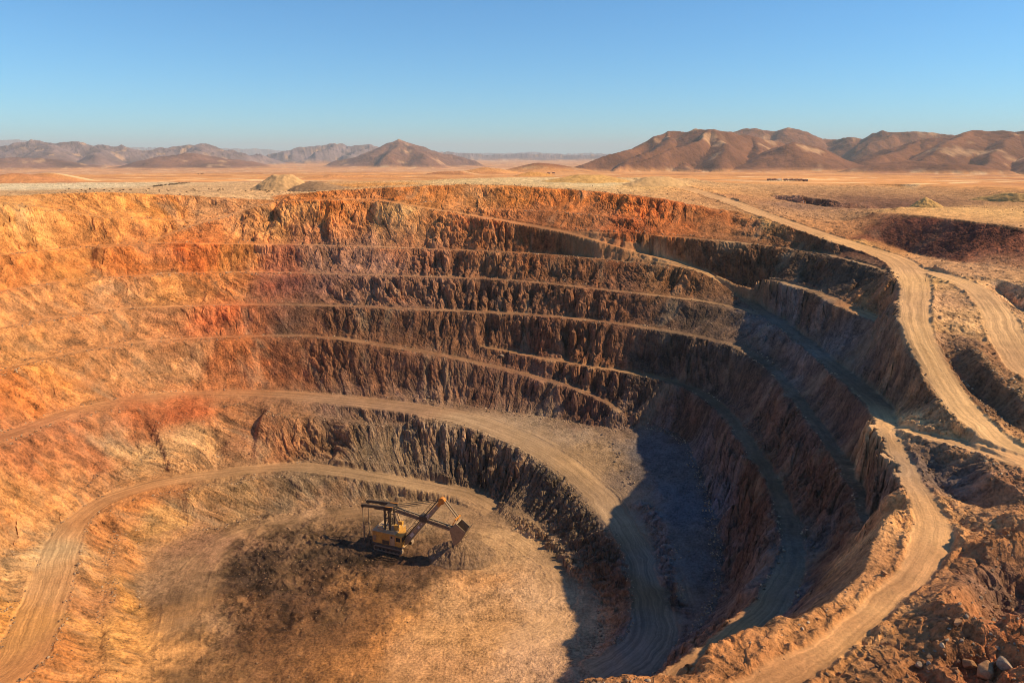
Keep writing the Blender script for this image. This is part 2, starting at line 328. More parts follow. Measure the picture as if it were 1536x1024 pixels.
# ridges: (label, slope, roughness, [(u, v, distance), ...])
HILLS = [
 ('mountain', .50, 1, [(868,247,4500),(900,238,4600),(940,226,4700),(962,216,4800),(982,206,4850),(1003,199,4900),(1022,197,4900),(1036,198,4860),(1046,195,4760),(1056,194.5,4700),(1072,198,4760),(1090,203,4820),(1112,207,4900),(1140,211.5,5000),(1165,217,5100),(1200,226,5200),(1240,238,5300),(1275,250,5350)]),
 ('mountain', .95, 1, [(1056,194.5,4700),(1044,203,4560),(1026,215,4400),(1002,229,4230),(975,241,4080),(948,250.5,3950)]),
 ('mountain', .55, 1, [(1056,194.5,4700),(1070,211,4480),(1084,230,4280),(1092,252,4050)]),
 ('mountain', .85, 1, [(1003,199,4900),(990,212,4700),(968,227,4500),(935,241,4350)]),
 ('mountain', .5, 1, [(1112,207,4900),(1135,223,4600),(1160,240,4350),(1180,254,4150)]),
 ('mountain', .5, 1, [(1000,240,4500),(1030,247,4200),(1060,256,3950)]),
 ('hill_far', .5, 1, [(1050,207,7300),(1098,199.5,7300),(1115,196.5,7300),(1134,193.5,7300),(1150,197.5,7300),(1166,198,7300),(1186,193,7200),(1206,200,7300),(1226,206.5,7300),(1250,210.5,7400),(1290,214,7400)]),
 ('hill_far', .5, 1, [(1186,193,7200),(1160,207,6900),(1135,222,6600)]),
 ('hill_far', .5, 1, [(1134,193.5,7300),(1110,207,7000),(1090,218,6800)]),
 ('hill_far', .55, 1, [(1250,211,7100),(1275,207,7000),(1300,210,7000),(1318,203,6900),(1333,198.5,6800),(1348,200.5,6800),(1375,200,6800),(1405,200.5,6800),(1418,203,6800),(1440,210,6900)]),
 ('hill_far', .7, 1, [(1348,200.5,6800),(1332,210,6600),(1315,220,6400)]),
 ('hill_right', .42, 1, [(1270,246,5000),(1300,232,5000),(1330,221,5000),(1370,213,5000),(1402,207,5000),(1430,203,5000),(1458,198,5000),(1472,198.5,5000),(1488,199.5,5000),(1500,198,5000),(1520,201,5000),(1536,198,5000),(1570,200,5000),(1640,206,5000),(1740,225,5000)]),
 ('hill_right', .45, 1, [(1458,198,5000),(1435,213,4700),(1408,229,4420),(1380,247,4150)]),
 ('hill_right', .45, 1, [(1520,201,5000),(1508,220,4650),(1490,240,4300),(1470,254,4050)]),
 ('hill_right', .45, 1, [(1370,213,5000),(1345,228,4700),(1310,243,4400)]),
 ('hill_right', .45, 1, [(1600,203,5000),(1580,225,4600),(1560,250,4150)]),
 ('hill_front', .40, 1, [(1155,232,4350),(1178,221,4350),(1202,215,4350),(1225,220,4350),(1255,233,4300),(1290,251,4200)]),
 ('hill_front', .36, 1, [(1275,252,3900),(1310,243,3900),(1345,240,3900),(1385,243,3850),(1430,254,3800)]),
 ('hill_front', .36, 1, [(1360,251,3800),(1410,244,3800),(1450,246,3800),(1500,254,3750)]),
 ('cone_hill', .42, 1, [(520,240,8500),(550,231.5,8550),(572,221.5,8600),(590,213.5,8600),(604,210.5,8600),(620,214.5,8600),(642,222.5,8600),(665,231,8600),(700,239,8550)]),
 ('cone_hill', .5, 1, [(604,210.5,8600),(598,222,8250),(585,234,7900)]),
 ('cone_hill', .45, 1, [(604,210.5,8600),(625,226,8200),(640,238,7850)]),
 ('ridge_mid', .4, 1, [(405,233.5,12500),(428,225.5,12500),(450,220.5,12500),(468,221.5,12500),(490,219,12500),(507,217,12500),(522,220.5,12500),(545,220,12500),(566,220,12500),(580,224,12500),(620,232.5,12500)]),
 ('ridge_mid', .45, 1, [(507,217,12500),(490,227,12000),(470,233.5,11500)]),
 ('ridge_mid', .45, 1, [(566,220,12500),(540,229,12000),(525,234.5,11500)]),
 ('ridge_west', .34, 1, [(-140,217,10500),(-60,223,10500),(-10,223,10500),(22,218.5,10500),(40,215,10500),(55,212.5,10500),(75,214,10500),(95,214.5,10500),(110,214,10500),(126,217,10500),(146,220,10500),(168,221.5,10500),(182,221.5,10500),(202,225,10500),(216,227,10500),(234,225,10500),(250,224.5,10500),(268,224,10500),(286,221,10500),(306,218,10500),(322,221,10500),(345,227,10500),(372,232,10500),(405,235.5,10500)]),
 ('ridge_west', .4, 1, [(55,212.5,10500),(70,225,9900),(90,234.5,9400)]),
 ('ridge_west', .4, 1, [(306,218,10500),(290,229,9900),(270,234.5,9400)]),
 ('ridge_west', .4, 1, [(126,217,10500),(140,229,9900),(160,235.5,9300)]),
 ('ridge_low', .2, 1, [(225,241.5,8200),(262,235.5,8200),(295,231.5,8200),(322,235.5,8200),(360,241.5,8200)]),
 ('ridge_low', .2, 1, [(-60,239.5,8500),(20,237.5,8500),(90,240.5,8400)]),
 ('ridge_centre', .25, 1, [(640,232,17000),(668,229,17000),(700,231,17000),(740,232.5,17000),(790,231.5,17000),(830,233,17000),(880,233.5,17000),(940,233,17000)]),
 ('ridge_blue', .3, 1, [(-200,212,33000),(-40,209,33000),(20,210.5,33000),(60,213,33000),(130,220,33000),(200,221,33000),(260,222.5,33000),(340,223,33000),(385,224,33000),(425,227,33000)]),
 ('ridge_blue', .3, 1, [(625,227,32000),(655,226.5,32000),(690,229,32000),(735,229.5,32000),(775,228.5,32000),(800,227,32000),(822,229,32000),(850,230.5,32000),(885,229,32000),(900,229.5,32000),(960,232,32000)]),
 ('knoll', .24, 0, [(770,256,2300),(795,247,2300),(806,244,2250),(830,246,2350),(880,254,2500)]),
 ('knoll', .24, 0, [(690,262,1500),(716,253,1500),(728,250.5,1500),(742,252,1500),(790,260,1500)]),
 ('knoll', .20, 0, [(455,269,900),(478,263.5,900),(500,262,900),(540,262.5,900),(590,263.5,900),(640,266,950),(700,268,1000)]),
 ('knoll', .22, 0, [(640,262,1400),(660,257.5,1400),(690,256.5,1400),(720,261,1400)]),
 ('knoll', .24, 0, [(-30,270,700),(0,262,700),(22,260,700),(52,270,700)]),
 ('knoll', .26, 0, [(40,271,760),(62,261.5,760),(73,259,760),(84,261.5,760),(108,270,760)]),
]

def hills_z(x, y, base):
    """height and index of the highest ridge"""
    r = np.hypot(x, y)
    best = np.full(x.shape, -1e9); idx = np.full(x.shape, -1, int)
    far = smooth(2500, 4000, r)
    wx = (pn2(x / 700, y / 700, 60) * 170 + pn2(x / 260, y / 260, 61) * 80 + pn2(x / 90, y / 90, 62) * 22) * far
    wy = (pn2(x / 700, y / 700, 64) * 170 + pn2(x / 260, y / 260, 65) * 80 + pn2(x / 90, y / 90, 66) * 22) * far
    q1, q2 = pn2(x / 520, y / 520, 73) * .5, pn2(x / 520, y / 520, 74) * .5
    gul = (1 - 2.6 * np.abs(pn2(x / 330 + q1, y / 330 + q2, 70))) * 24 + (1 - 2.6 * np.abs(pn2(x / 130 + q2, y / 130 + q1, 71))) * 11 + (1 - 2.6 * np.abs(pn2(x / 55, y / 55, 72))) * 4.5
    for k, (nm, slope, rough, pts) in enumerate(HILLS):
        P = np.array([sky_at(*p) for p in pts])
        ext = 2600 if P[:, 1].max() > 3000 else 320
        if P[:, 1].max() > 9000: ext = 5000
        m = (x > P[:, 0].min() - ext) & (x < P[:, 0].max() + ext) & (y > P[:, 1].min() - ext) & (y < P[:, 1].max() + ext)
        if not m.any():
            continue
        sc = min(1.0, P[:, 1].mean() / 8000.0 + .25) if rough else 0
        px, py = (x + wx * sc)[m], (y + wy * sc)[m]
        hk = np.full(px.shape, -1e9)
        for a, b in zip(P[:-1], P[1:]):
            d = b[:2] - a[:2]; L2 = (d ** 2).sum() + 1e-9
            t = np.clip(((px - a[0]) * d[0] + (py - a[1]) * d[1]) / L2, 0, 1)
            dist = np.hypot(px - a[0] - t * d[0], py - a[1] - t * d[1])
            q = 18.0 if rough else 9.0
            dist = np.sqrt(dist ** 2 + q * q) - q
            zc = a[2] + t * (b[2] - a[2])
            top = zc - base[m]
            # straight upper flank easing into the plain
            hh = top - slope * dist
            soft = np.maximum(top, 1) * .22
            hh = np.where(hh > soft, hh, soft * np.exp(np.clip((hh - soft) / soft, -20, 0)))
            hk = np.maximum(hk, hh)
        if rough:
            hk = hk + gul[m] * sc * smooth(15, 120, hk) * (0.6 if P[:, 1].mean() < 9000 else 1.2) - 4 * sc * smooth(15, 120, hk)
        bm = best[m]; up = hk > bm
        im = idx[m]; bm[up] = hk[up]; im[up] = k
        best[m] = bm; idx[m] = im
    h = np.maximum(best, 0)
    return h, np.where(best > 1.5, idx, -1)
# ------------------------------------------------------------------ rock and soil colours, shade painted in at some points: (u, v, sRGB)
TINTS = [
(30,310,(232,152,77)),(100,330,(230,141,68)),(60,360,(228,136,63)),(200,310,(226,141,66)),(250,300,(215,122,48)),(330,320,(215,141,83)),(200,350,(222,131,61)),
(40,410,(222,122,52)),(90,410,(228,139,63)),(200,390,(205,108,44)),(300,390,(200,94,35)),(340,395,(205,122,52)),
(40,460,(205,131,74)),(120,440,(215,131,66)),(170,440,(190,131,83)),(240,440,(195,122,61)),(330,430,(185,108,52)),
(40,520,(210,136,74)),(150,490,(205,131,74)),(250,480,(195,122,70)),(330,480,(185,89,44)),(370,490,(150,85,50)),
(30,590,(215,117,52)),(60,570,(230,141,66)),(130,570,(205,131,74)),(200,560,(195,131,79)),(270,550,(180,122,74)),(340,550,(165,90,45)),(360,530,(150,80,40)),
(40,690,(205,117,66)),(100,650,(200,117,70)),(130,680,(185,103,57)),(160,660,(170,130,90)),(210,620,(188,101,54)),(260,620,(190,92,45)),(200,680,(205,150,92)),(280,670,(210,150,92)),(330,640,(170,110,65)),(370,650,(165,105,65)),
(20,760,(220,141,74)),(60,760,(215,141,79)),(20,860,(215,150,90)),(10,930,(215,140,65)),(40,830,(200,160,110)),
(150,830,(210,135,75)),(190,780,(205,122,61)),(200,900,(220,145,70)),(120,900,(205,130,75)),(180,960,(225,150,75)),(240,760,(190,112,57)),(250,790,(200,141,79)),(300,750,(165,115,70)),(350,750,(150,110,70)),(60,1000,(200,120,60)),(200,1010,(210,140,75)),
(260,860,(150,110,75)),(290,950,(145,105,70)),(300,820,(145,100,70)),(360,850,(62,42,30)),(400,820,(66,46,32)),(450,870,(81,50,30)),(340,920,(130,85,50)),(420,940,(120,75,40)),(380,990,(140,95,55)),(480,800,(120,85,55)),(520,860,(78,54,36)),(560,900,(120,80,45)),(600,850,(85,56,36)),(650,860,(110,75,50)),(620,930,(190,125,67)),(700,900,(195,140,89)),(700,950,(200,140,84)),(560,980,(175,110,55)),(480,1000,(165,105,55)),(800,880,(200,150,106)),(820,950,(195,145,100)),(760,820,(180,135,90)),(730,870,(190,130,78)),(650,1000,(195,135,84)),(780,990,(190,140,100)),(680,790,(150,110,75)),(600,770,(150,115,80)),(560,740,(119,93,67)),(470,730,(115,89,63)),(450,780,(150,110,75)),
(430,660,(135,89,55)),(500,660,(105,75,51)),(560,670,(110,86,62)),(610,670,(106,84,62)),(680,690,(88,70,55)),(740,710,(78,63,49)),(800,740,(83,67,52)),(860,800,(85,68,52)),(900,850,(80,62,48)),(930,900,(75,52,38)),
(500,605,(139,100,75)),(600,615,(134,97,73)),(700,635,(153,121,91)),(800,660,(145,115,86)),(880,690,(147,112,77)),(930,780,(153,121,91)),(850,650,(146,116,88)),(780,640,(146,116,88)),(980,680,(103,93,88)),(1020,760,(97,93,92)),(1000,850,(103,97,92)),(960,960,(103,93,88)),  # last points: shaded terrace, painted dark slate to deepen its shade
(430,550,(119,68,41)),(500,550,(103,64,40)),(560,560,(104,65,43)),(640,570,(104,65,44)),(720,590,(100,64,46)),(800,600,(100,64,47)),(880,615,(100,61,47)),  # far wall tints from here darkened to carry the crags' shadows
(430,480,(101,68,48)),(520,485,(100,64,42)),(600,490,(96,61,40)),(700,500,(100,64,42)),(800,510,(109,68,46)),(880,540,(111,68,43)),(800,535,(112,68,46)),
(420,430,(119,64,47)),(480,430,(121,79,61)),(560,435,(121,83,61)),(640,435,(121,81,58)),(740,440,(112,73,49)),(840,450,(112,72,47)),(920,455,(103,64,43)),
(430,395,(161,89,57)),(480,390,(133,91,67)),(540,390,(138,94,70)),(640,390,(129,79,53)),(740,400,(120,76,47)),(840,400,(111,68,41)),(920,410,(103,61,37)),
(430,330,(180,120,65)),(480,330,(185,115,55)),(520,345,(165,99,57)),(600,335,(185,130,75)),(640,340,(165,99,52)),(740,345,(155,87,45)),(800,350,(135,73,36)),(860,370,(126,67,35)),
(460,310,(195,100,35)),(520,310,(180,105,50)),(480,290,(195,105,40)),(540,290,(190,110,55)),(600,290,(195,105,40)),(650,290,(190,110,50)),(620,305,(190,115,55)),(720,295,(200,125,65)),(780,295,(205,115,45)),(850,300,(190,100,38)),(930,305,(180,95,38)),(1000,310,(170,85,35)),(1060,330,(150,85,42)),(1120,345,(155,95,55)),(1180,350,(140,85,48)),(700,310,(190,115,60)),(880,325,(160,91,48)),(800,320,(146,82,44)),(1000,340,(160,85,38)),(940,340,(160,78,36)),
(1000,420,(112,72,42)),(1050,480,(84,62,47)),(1100,380,(103,66,42)),(1200,400,(97,69,47)),(1280,420,(97,72,51)),(1180,480,(112,99,88)),(1250,500,(107,90,76)),(1220,530,(122,106,93)),(1100,560,(94,72,55)),(1180,640,(103,75,58)),(1250,650,(107,75,58)),(1130,720,(97,64,45)),(1230,740,(107,66,45)),(1280,800,(103,64,43)),(1220,880,(103,72,53)),(1110,820,(94,60,42)),(1000,560,(88,66,51)),(1040,640,(88,62,47)),(1200,900,(97,93,92)),(1170,830,(97,88,79)),(1280,620,(103,73,55)),(1290,540,(107,83,66)),(1320,570,(103,72,53)),(1350,520,(150,110,75)),(1300,460,(165,105,60)),  # right wall guesses, mostly painted darker to deepen its shade
(1377,430,(235,170,100)),(1400,540,(225,165,100)),(1470,620,(230,170,105)),(1500,480,(225,165,105)),(1430,450,(190,135,90)),(1420,500,(150,105,70)),(1330,640,(205,150,95)),(1400,720,(120,95,80)),(1450,700,(110,85,70)),(1440,650,(200,140,85)),(1500,680,(205,140,85)),(1300,920,(210,150,90)),(1400,810,(200,140,85)),(1250,970,(215,150,85)),(1350,770,(190,130,75)),(1200,930,(170,110,60)),(1100,960,(165,105,60)),(1440,930,(195,105,55)),(1400,970,(150,95,60)),(1500,840,(170,105,55)),(1480,1000,(175,95,50)),(1520,900,(95,72,60)),(1500,720,(170,110,70)),
(100,290,(205,150,95)),(300,285,(200,150,100)),(400,290,(210,155,100)),(60,280,(235,200,150)),(560,278,(200,130,65)),(700,273,(220,175,115)),(800,270,(230,185,125)),(900,276,(235,195,135)),(960,280,(230,170,100)),(1050,285,(220,150,85)),(1150,330,(225,155,85)),(1280,365,(225,155,85)),(1100,295,(190,125,75)),(1200,310,(150,105,75)),(1250,320,(165,115,75)),(1280,340,(170,110,65)),(1400,310,(215,155,90)),(1330,345,(110,60,40)),(1400,360,(125,68,45)),(1500,380,(135,72,45)),(1450,400,(185,130,85)),(1500,430,(190,140,95)),
(330,880,(68,48,35)),(380,880,(60,42,30)),(430,900,(74,49,33)),(500,830,(71,51,36)),(470,850,(66,46,33)),(540,850,(78,56,38)),(400,960,(87,57,35)),(350,840,(63,45,33)),(1350,330,(105,55,38)),(1440,345,(118,62,42)),(1520,360,(120,62,42)),(1400,380,(118,64,44)),(1500,600,(120,80,52)),(1460,570,(115,76,50)),(1430,560,(150,98,60)),(1480,540,(140,92,58)),(1180,300,(150,100,70)),(1260,308,(110,72,52)),(1330,312,(110,72,52)),
(1340,965,(125,78,46)),(1400,945,(140,85,48)),(1300,1005,(130,80,46)),(1380,1000,(120,74,44)),(1220,930,(175,108,58)),(1160,965,(170,104,56)),(1270,900,(165,104,58)),(1470,860,(135,82,46)),(1400,860,(170,110,64)),(1100,990,(168,104,56)),(1420,316,(222,160,92)),(1480,318,(222,160,92)),(1380,318,(215,150,85)),(1300,360,(120,62,40)),(1330,350,(105,54,36)),(1480,350,(125,64,42)),  # first points paint the ground right of the road dark for its shadow
(450,930,(88,56,34)),(500,900,(84,55,36)),(520,950,(126,80,44)),(420,1000,(122,78,46)),(350,960,(102,68,44)),(580,880,(92,62,42)),(620,870,(98,66,44)),(660,850,(96,66,46)),(560,920,(134,86,48)),(400,900,(76,52,36)),(440,820,(78,54,38)),(520,840,(84,58,40)),(380,960,(108,70,42)),(470,960,(118,76,44)),
]
# how broken the rock is (metres of relief on the faces) and how lumpy the ground is
CRAGS = [(420,738,.35),(480,742,.3),(530,742,.3),(380,740,.5),(1340,350,.9),(1450,370,.9),(60,350,.7),(200,330,.9),(330,310,1.6),(60,420,.6),(200,400,.6),(330,400,.9),(60,470,.5),(200,440,.8),(300,435,1.2),(100,520,.5),(250,490,.5),(350,490,1.0),(60,590,.5),(200,560,.6),(330,560,.9),(60,690,.5),(200,650,.6),(330,640,1.0),
 (150,850,.5),(240,760,.8),(350,750,1.0),(450,320,1.8),(560,340,2.0),(700,345,2.2),(480,390,2.4),(640,390,2.6),(800,400,3.0),(920,420,2.6),(420,430,2.2),(560,435,2.6),(740,440,2.8),(900,450,2.8),(450,480,1.2),(600,490,1.0),(800,500,2.2),(900,540,2.4),
 (450,550,1.2),(560,560,2.0),(680,580,2.4),(800,600,2.2),(430,660,1.8),(500,660,2.6),(600,665,1.2),(700,690,2.6),(800,740,3.0),(870,810,3.2),(930,900,2.4),(600,290,1.2),(750,295,.8),(850,300,.9),(1000,310,1.6),(1050,340,1.8),(900,330,2.4),(1150,350,.8),
 (1100,400,2.0),(1250,410,1.4),(1150,500,1.0),(1250,520,1.0),(1100,580,1.2),(1200,650,1.0),(1150,740,1.0),(1250,750,1.0),(1100,830,1.0),(1230,860,.9),(1350,500,1.4),(1320,570,1.4),(1400,640,1.4),(1330,740,1.6),(1250,930,1.6),(1440,900,1.2),(1400,360,.6)]
LUMPS = [(1340,965,.85),(1300,1005,.8),(1385,925,.8),(1220,930,.55),(1160,965,.5),(1270,895,.5),(1245,965,.05),(1300,925,.05),(1360,870,.05),(1400,340,.15),(1480,370,.2),(1340,355,.2),(300,900,.05),(400,830,1.0),(360,900,.8),(450,850,.9),(520,880,.8),(480,920,.5),(430,930,.5),(560,900,.35),(480,960,.15),(420,1000,.3),(700,950,.1),(820,900,.15),(650,840,.3),(700,1000,.1),(260,830,.06),(450,740,.4),(540,740,.25),(700,760,.08),(800,650,.2),(900,720,.15),(700,640,.12),(1000,780,.2),(980,950,.3),
 (1400,960,1.0),(1480,1000,1.4),(1500,860,1.3),(1430,920,.8),(1430,850,.5),(1520,800,1.0),(1440,740,.6),(1420,500,.7),(1450,560,.6),(1200,940,.5),(1100,980,.4),(1350,760,.6),(1500,740,.7),(1200,310,.35),(1260,325,.45),(1280,345,.4),(1430,420,.3),(300,285,.25),(100,285,.2),(600,278,.5),(800,272,.2),(900,276,.2),(1050,290,.3),(1400,315,.2),(1450,405,.4),(1500,430,.3)]

def lin(c):
    c = np.asarray(c, float) / 255.0
    return np.where(c <= .04045, c / 12.92, ((c + .055) / 1.055) ** 2.4)

def cast(u, v, Z):
    """first ground point seen along a survey ray"""
    dx, dy, dz = ray(u, v)
    n = math.sqrt(float(dx * dx + dy * dy + dz * dz))
    t = np.arange(40, 900, .5) / n
    x, y, z = dx * t, dy * t, CAM_H + dz * t
    ins = (x > X0) & (x < X1) & (y > Y0) & (y < Y1)
    g = np.where(ins, sample(Z, x, y), -1e9)
    hit = np.nonzero(g >= z)[0]
    if len(hit):
        i = hit[0]; return x[i], y[i], g[i]
    i = np.nonzero(ins)[0][-1]
    return x[i], y[i], 90.0

def spread(S, pts, power=2.0, soft=20.0, keep=None):
    """scattered survey values carried over the whole plan"""
    P = np.array([cast(p[0], p[1], S['Z']) for p in pts]); V = np.array([np.atleast_1d(p[2]) for p in pts], float)
    if keep is not None:
        sel = np.array([keep(*p) for p in P]); P, V = P[sel], V[sel]
    k = 4
    gx, gy = np.meshgrid(X0 + np.arange(0, NX, k) * CELL, Y0 + np.arange(0, NY, k) * CELL)
    gz = S['Z'][::k, ::k]
    num = np.zeros(gx.shape + (V.shape[1],)); den = np.zeros(gx.shape)
    for p, val in zip(P, V):
        d2 = (gx - p[0]) ** 2 + (gy - p[1]) ** 2 + (1.8 * (gz - p[2])) ** 2
        w = 1.0 / (d2 + soft) ** power
        num += w[..., None] * val; den += w
    F = num / den[..., None]
    F = np.repeat(np.repeat(F, k, 0), k, 1)[:NY, :NX]
    return [box_blur(F[..., c], 3) for c in range(V.shape[1])]

SUN_EL, SUN_AZ = 40.0, 1.0      # degrees above the horizon; degrees behind due right of the view

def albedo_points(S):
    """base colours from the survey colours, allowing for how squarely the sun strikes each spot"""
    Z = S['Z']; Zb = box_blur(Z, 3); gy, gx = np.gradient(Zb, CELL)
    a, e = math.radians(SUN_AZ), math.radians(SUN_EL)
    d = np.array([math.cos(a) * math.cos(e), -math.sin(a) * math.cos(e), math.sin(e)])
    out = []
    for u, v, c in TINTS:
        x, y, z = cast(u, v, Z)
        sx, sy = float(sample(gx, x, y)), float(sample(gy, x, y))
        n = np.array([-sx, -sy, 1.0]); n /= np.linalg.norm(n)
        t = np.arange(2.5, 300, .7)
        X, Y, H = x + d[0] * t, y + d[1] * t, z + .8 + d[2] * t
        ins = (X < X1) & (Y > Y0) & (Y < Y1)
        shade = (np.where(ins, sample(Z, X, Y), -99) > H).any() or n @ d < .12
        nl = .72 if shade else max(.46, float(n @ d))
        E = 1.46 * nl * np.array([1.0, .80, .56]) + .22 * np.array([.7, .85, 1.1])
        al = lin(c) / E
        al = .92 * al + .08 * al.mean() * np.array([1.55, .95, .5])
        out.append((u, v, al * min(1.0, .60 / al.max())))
    return out

def crossfade_box(x, y):
    return smooth(0, 28, np.minimum(np.minimum(x - X0, X1 - x), Y1 - y))
# ------------------------------------------------------------------ the ground as one polar sheet, cut into named pieces
import bpy, bmesh
from mathutils import Vector, Matrix
QUALITY = 1.0

def rows_of():
    r = [24.0]
    while r[-1] < 62000:
        d = r[-1]
        if d < 470: step = (.12 + .0008 * d) / QUALITY
        elif d < 4000: step = max(.45, (d - 470) * .012 + .5) if d < 1500 else .011 * d
        elif d < 11000: step = .0052 * d
        else: step = .012 * d
        r.append(d + step)
    return np.array(r)

PLAIN_TRACKS = [[(-40, 284), (150, 277.5), (290, 270), (430, 267)], [(180, 266), (330, 268), (480, 265.5)], [(1120, 273), (1220, 268.5), (1320, 266)], [(1240, 284), (1400, 275), (1560, 271)]]

def build_ground():
    S = survey()
    Z = S['Z']
    rr = rows_of()
    az = np.radians(np.linspace(-48, 48, int(1500 * QUALITY)))
    x = rr[:, None] * np.sin(az)[None]; y = rr[:, None] * np.cos(az)[None]
    nr, na = x.shape
    near = (rr < 520)
    kn = int(near.sum())
    xn, yn = x[:kn], y[:kn]
    inside = crossfade_box(xn, yn)
    # uphill direction of the smoothed pit and how much of a face each place is
    Zb = box_blur(box_blur(Z, 8), 8)
    gy, gx = np.gradient(Zb, CELL); gl = np.hypot(gx, gy) + 1e-6
    ux, uy = gx / gl, gy / gl
    Zs = box_blur(Z, 2); sy, sx = np.gradient(Zs, CELL)
    face = smooth(.28, .62, np.hypot(sx, sy)); face = np.maximum(face, box_blur(face, 2))
    fx_, fy_ = np.meshgrid(X0 + np.arange(NX) * CELL, Y0 + np.arange(NY) * CELL)
    face = face * (1 - .75 * smooth(30, 40, fx_) * smooth(116, 106, fy_) * smooth(46, 50, Z))
    crag = spread(S, CRAGS)[0]; lump = spread(S, LUMPS, soft=12)[0]
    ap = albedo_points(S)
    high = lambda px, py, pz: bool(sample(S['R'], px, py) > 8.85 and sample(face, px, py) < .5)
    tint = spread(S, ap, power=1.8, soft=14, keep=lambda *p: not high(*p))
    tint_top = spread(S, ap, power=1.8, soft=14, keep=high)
    lump = lump * (1 - face)
    f = sample(face, xn, yn); A = sample(crag, xn, yn); U = sample(ux, xn, yn); V = sample(uy, xn, yn)
    z0 = sample(Zs, xn, yn)
    slump = smooth(-.12, .22, pn2(xn / 38 + 9, yn / 38, 130) + .35 * pn2(xn / 14, yn / 14, 131))
    A = A * (.3 + .85 * slump)
    strike = np.arctan2(xn + 20, yn - 185) * 115
    strike = np.where(yn < 150, -(yn - 150) * np.sign(xn + 20) * .5 + strike, strike)
    w1 = pn2(xn / 22, yn / 22, 3) * 9
    sA = strike + w1
    g1 = np.abs(pn2(sA / 11.0, z0 / 40.0, 5))
    g2 = np.abs(pn2(sA / 4.6, z0 / 14.0, 6))
    gully = -np.maximum(0, .26 - g1) / .26 * 1.25 - np.maximum(0, .3 - g2) / .3 * .55 + .55
    broad = pn2(xn / 26, yn / 26, 8) * .9 + pn2(sA / 3.0, z0 / 4.0, 9) * .45
    patch = smooth(-.25, .3, pn2(xn / 34, yn / 34, 12))
    bx = sA / 3.4 + pn2(xn / 5, yn / 5, 13) * .5; bz = z0 / 4.6 + pn2(sA / 4, z0 / 4, 14) * .6
    b1, e1 = cells2(bx, bz, 1); b2, e2 = cells2(sA / 1.5 + b1, z0 / 1.9 + pn2(sA / 2, z0 / 2, 19) * .4, 2)
    blocks = (b1 - .5) * 1.15 + (b2 - .5) * .55 - np.maximum(0, .12 - e1) / .12 * .35
    shift = f * A * (gully * (.05 + .62 * patch) + broad * .5 + blocks * (.7 + .45 * patch))
    shift = np.clip(shift, -3.6, 2.6)
    wob = (pn2(xn / 8, yn / 8, 140) * 1.1 + pn2(xn / 2.8, yn / 2.8, 141) * .55) * np.clip(A, .5, 1.4)
    xs, ys = xn + U * (shift + wob), yn + V * (shift + wob)
    z = sample(Z, xs, ys)
    rid = sample(S['rid'], xs, ys, True); lat = sample(S['lat'], xs, ys, True); alo = sample(S['alo'], xs, ys, True); rw = sample(S['rw'], xs, ys, True)
    rank = sample(S['R'], xs, ys)
    whole = sample((S['rid'] >= 0).astype(float), xs, ys) > .999
    latb, alob = sample(S['lat'], xs, ys), sample(S['alo'], xs, ys)
    same = whole & (np.abs(alob - alo) < .8) & (np.abs(latb - lat) < .8)
    lat = np.where(same, latb, lat); alo = np.where(same, alob, alo)
    on = (rid >= 0) & (inside > .5)
    edge = np.abs(lat) - rw
    names = list(LINES)
    bermy = np.array([n in ('road_ramp', 'road_rim', 'road_side', 'road_branch', 'bench_5', 'bench_6', 'bench_7') for n in names])
    bm_ = np.where(on, bermy[np.clip(rid, 0, None)], False)
    bn = pn2(alo / 2.3, rid * 7.7, 15) + .6 * pn2(xn / .9, yn / .9, 16)
    berm = np.where(bm_, np.exp(-((edge - .55) / .5) ** 2) * np.clip(.5 + 1.1 * bn, 0, 2), 0) * .6
    thin = np.where(on & ~bm_, np.exp(-((edge - .3) / .35) ** 2) * np.clip(.35 + .8 * bn, 0, 2), 0) * .35
    wide = np.array([n in ('road_main', 'road_floor', 'road_loop') for n in names])[np.clip(rid, 0, None)] & on
    roadm = np.where(on & ~wide, smooth(.35, -.35, edge), 0)
    roadm = np.where(wide, smooth(np.where(xn > -25, 9.5, 5.5), -2.5, edge + pn2(xn / 7, yn / 7, 18) * 4 + pn2(alo / 30, edge / 4, 21) * 3) * (1 - f), roadm)
    roadm = np.where(wide & (edge < -.2), np.maximum(roadm, .5), roadm)
    floor_ = np.array([n in ('road_floor', 'road_loop') for n in names])[np.clip(rid, 0, None)] & on
    roadm = np.where(floor_, roadm * np.clip(.6 + pn2(xn / 9, yn / 9, 37) * .8, .15, 1), roadm)
    # worn wheel ruts
    rut = -.10 * roadm * np.maximum(0, pn2(lat / .8, alo / 60, 17)) * (rw > 1.6)
    L = sample(lump, xn, yn)
    c1, k1 = cells2(xn / 2.6 + pn2(xn / 4, yn / 4, 33) * .4, yn / 2.6, 3); c2, k2 = cells2(xn / 1.1, yn / 1.1 + pn2(xn / 2, yn / 2, 34) * .3, 4)
    big_ = smooth(.55, 1.0, L) * smooth(30, 42, z0) * (fbm2(xn / 15 + 3, yn / 15, 160, 3, .5) * 3.6 - np.abs(pn2(xn / 9, yn / 9 + 5, 165)) * 2.2 + .5) * (1 - roadm) * smooth(.4, 3.0, np.where(on, edge, 3.0))
    lumps = big_ + L * ((c1 - .5) * .9 * smooth(0, .18, k1) + (c2 - .5) * .55 * smooth(0, .2, k2) + fbm2(xn / 7, yn / 7, 20, 3, .55) * 1.1 + (.5 - np.abs(pn2(xn / 3.2, yn / 3.2, 24)) * 2) * .5 + pn2(xn / .9, yn / .9, 26) * .22) * (1 - .95 * roadm)
    z = z + berm + thin + rut + lumps + pn2(xn / 1.6, yn / 1.6, 27) * .05 * (1 - roadm)
    pz = plain_z(x, y)
    hz, hid = hills_z(x, y, pz)
    zz = pz + hz
    zz[:kn] = zz[:kn] * (1 - inside) + z * inside
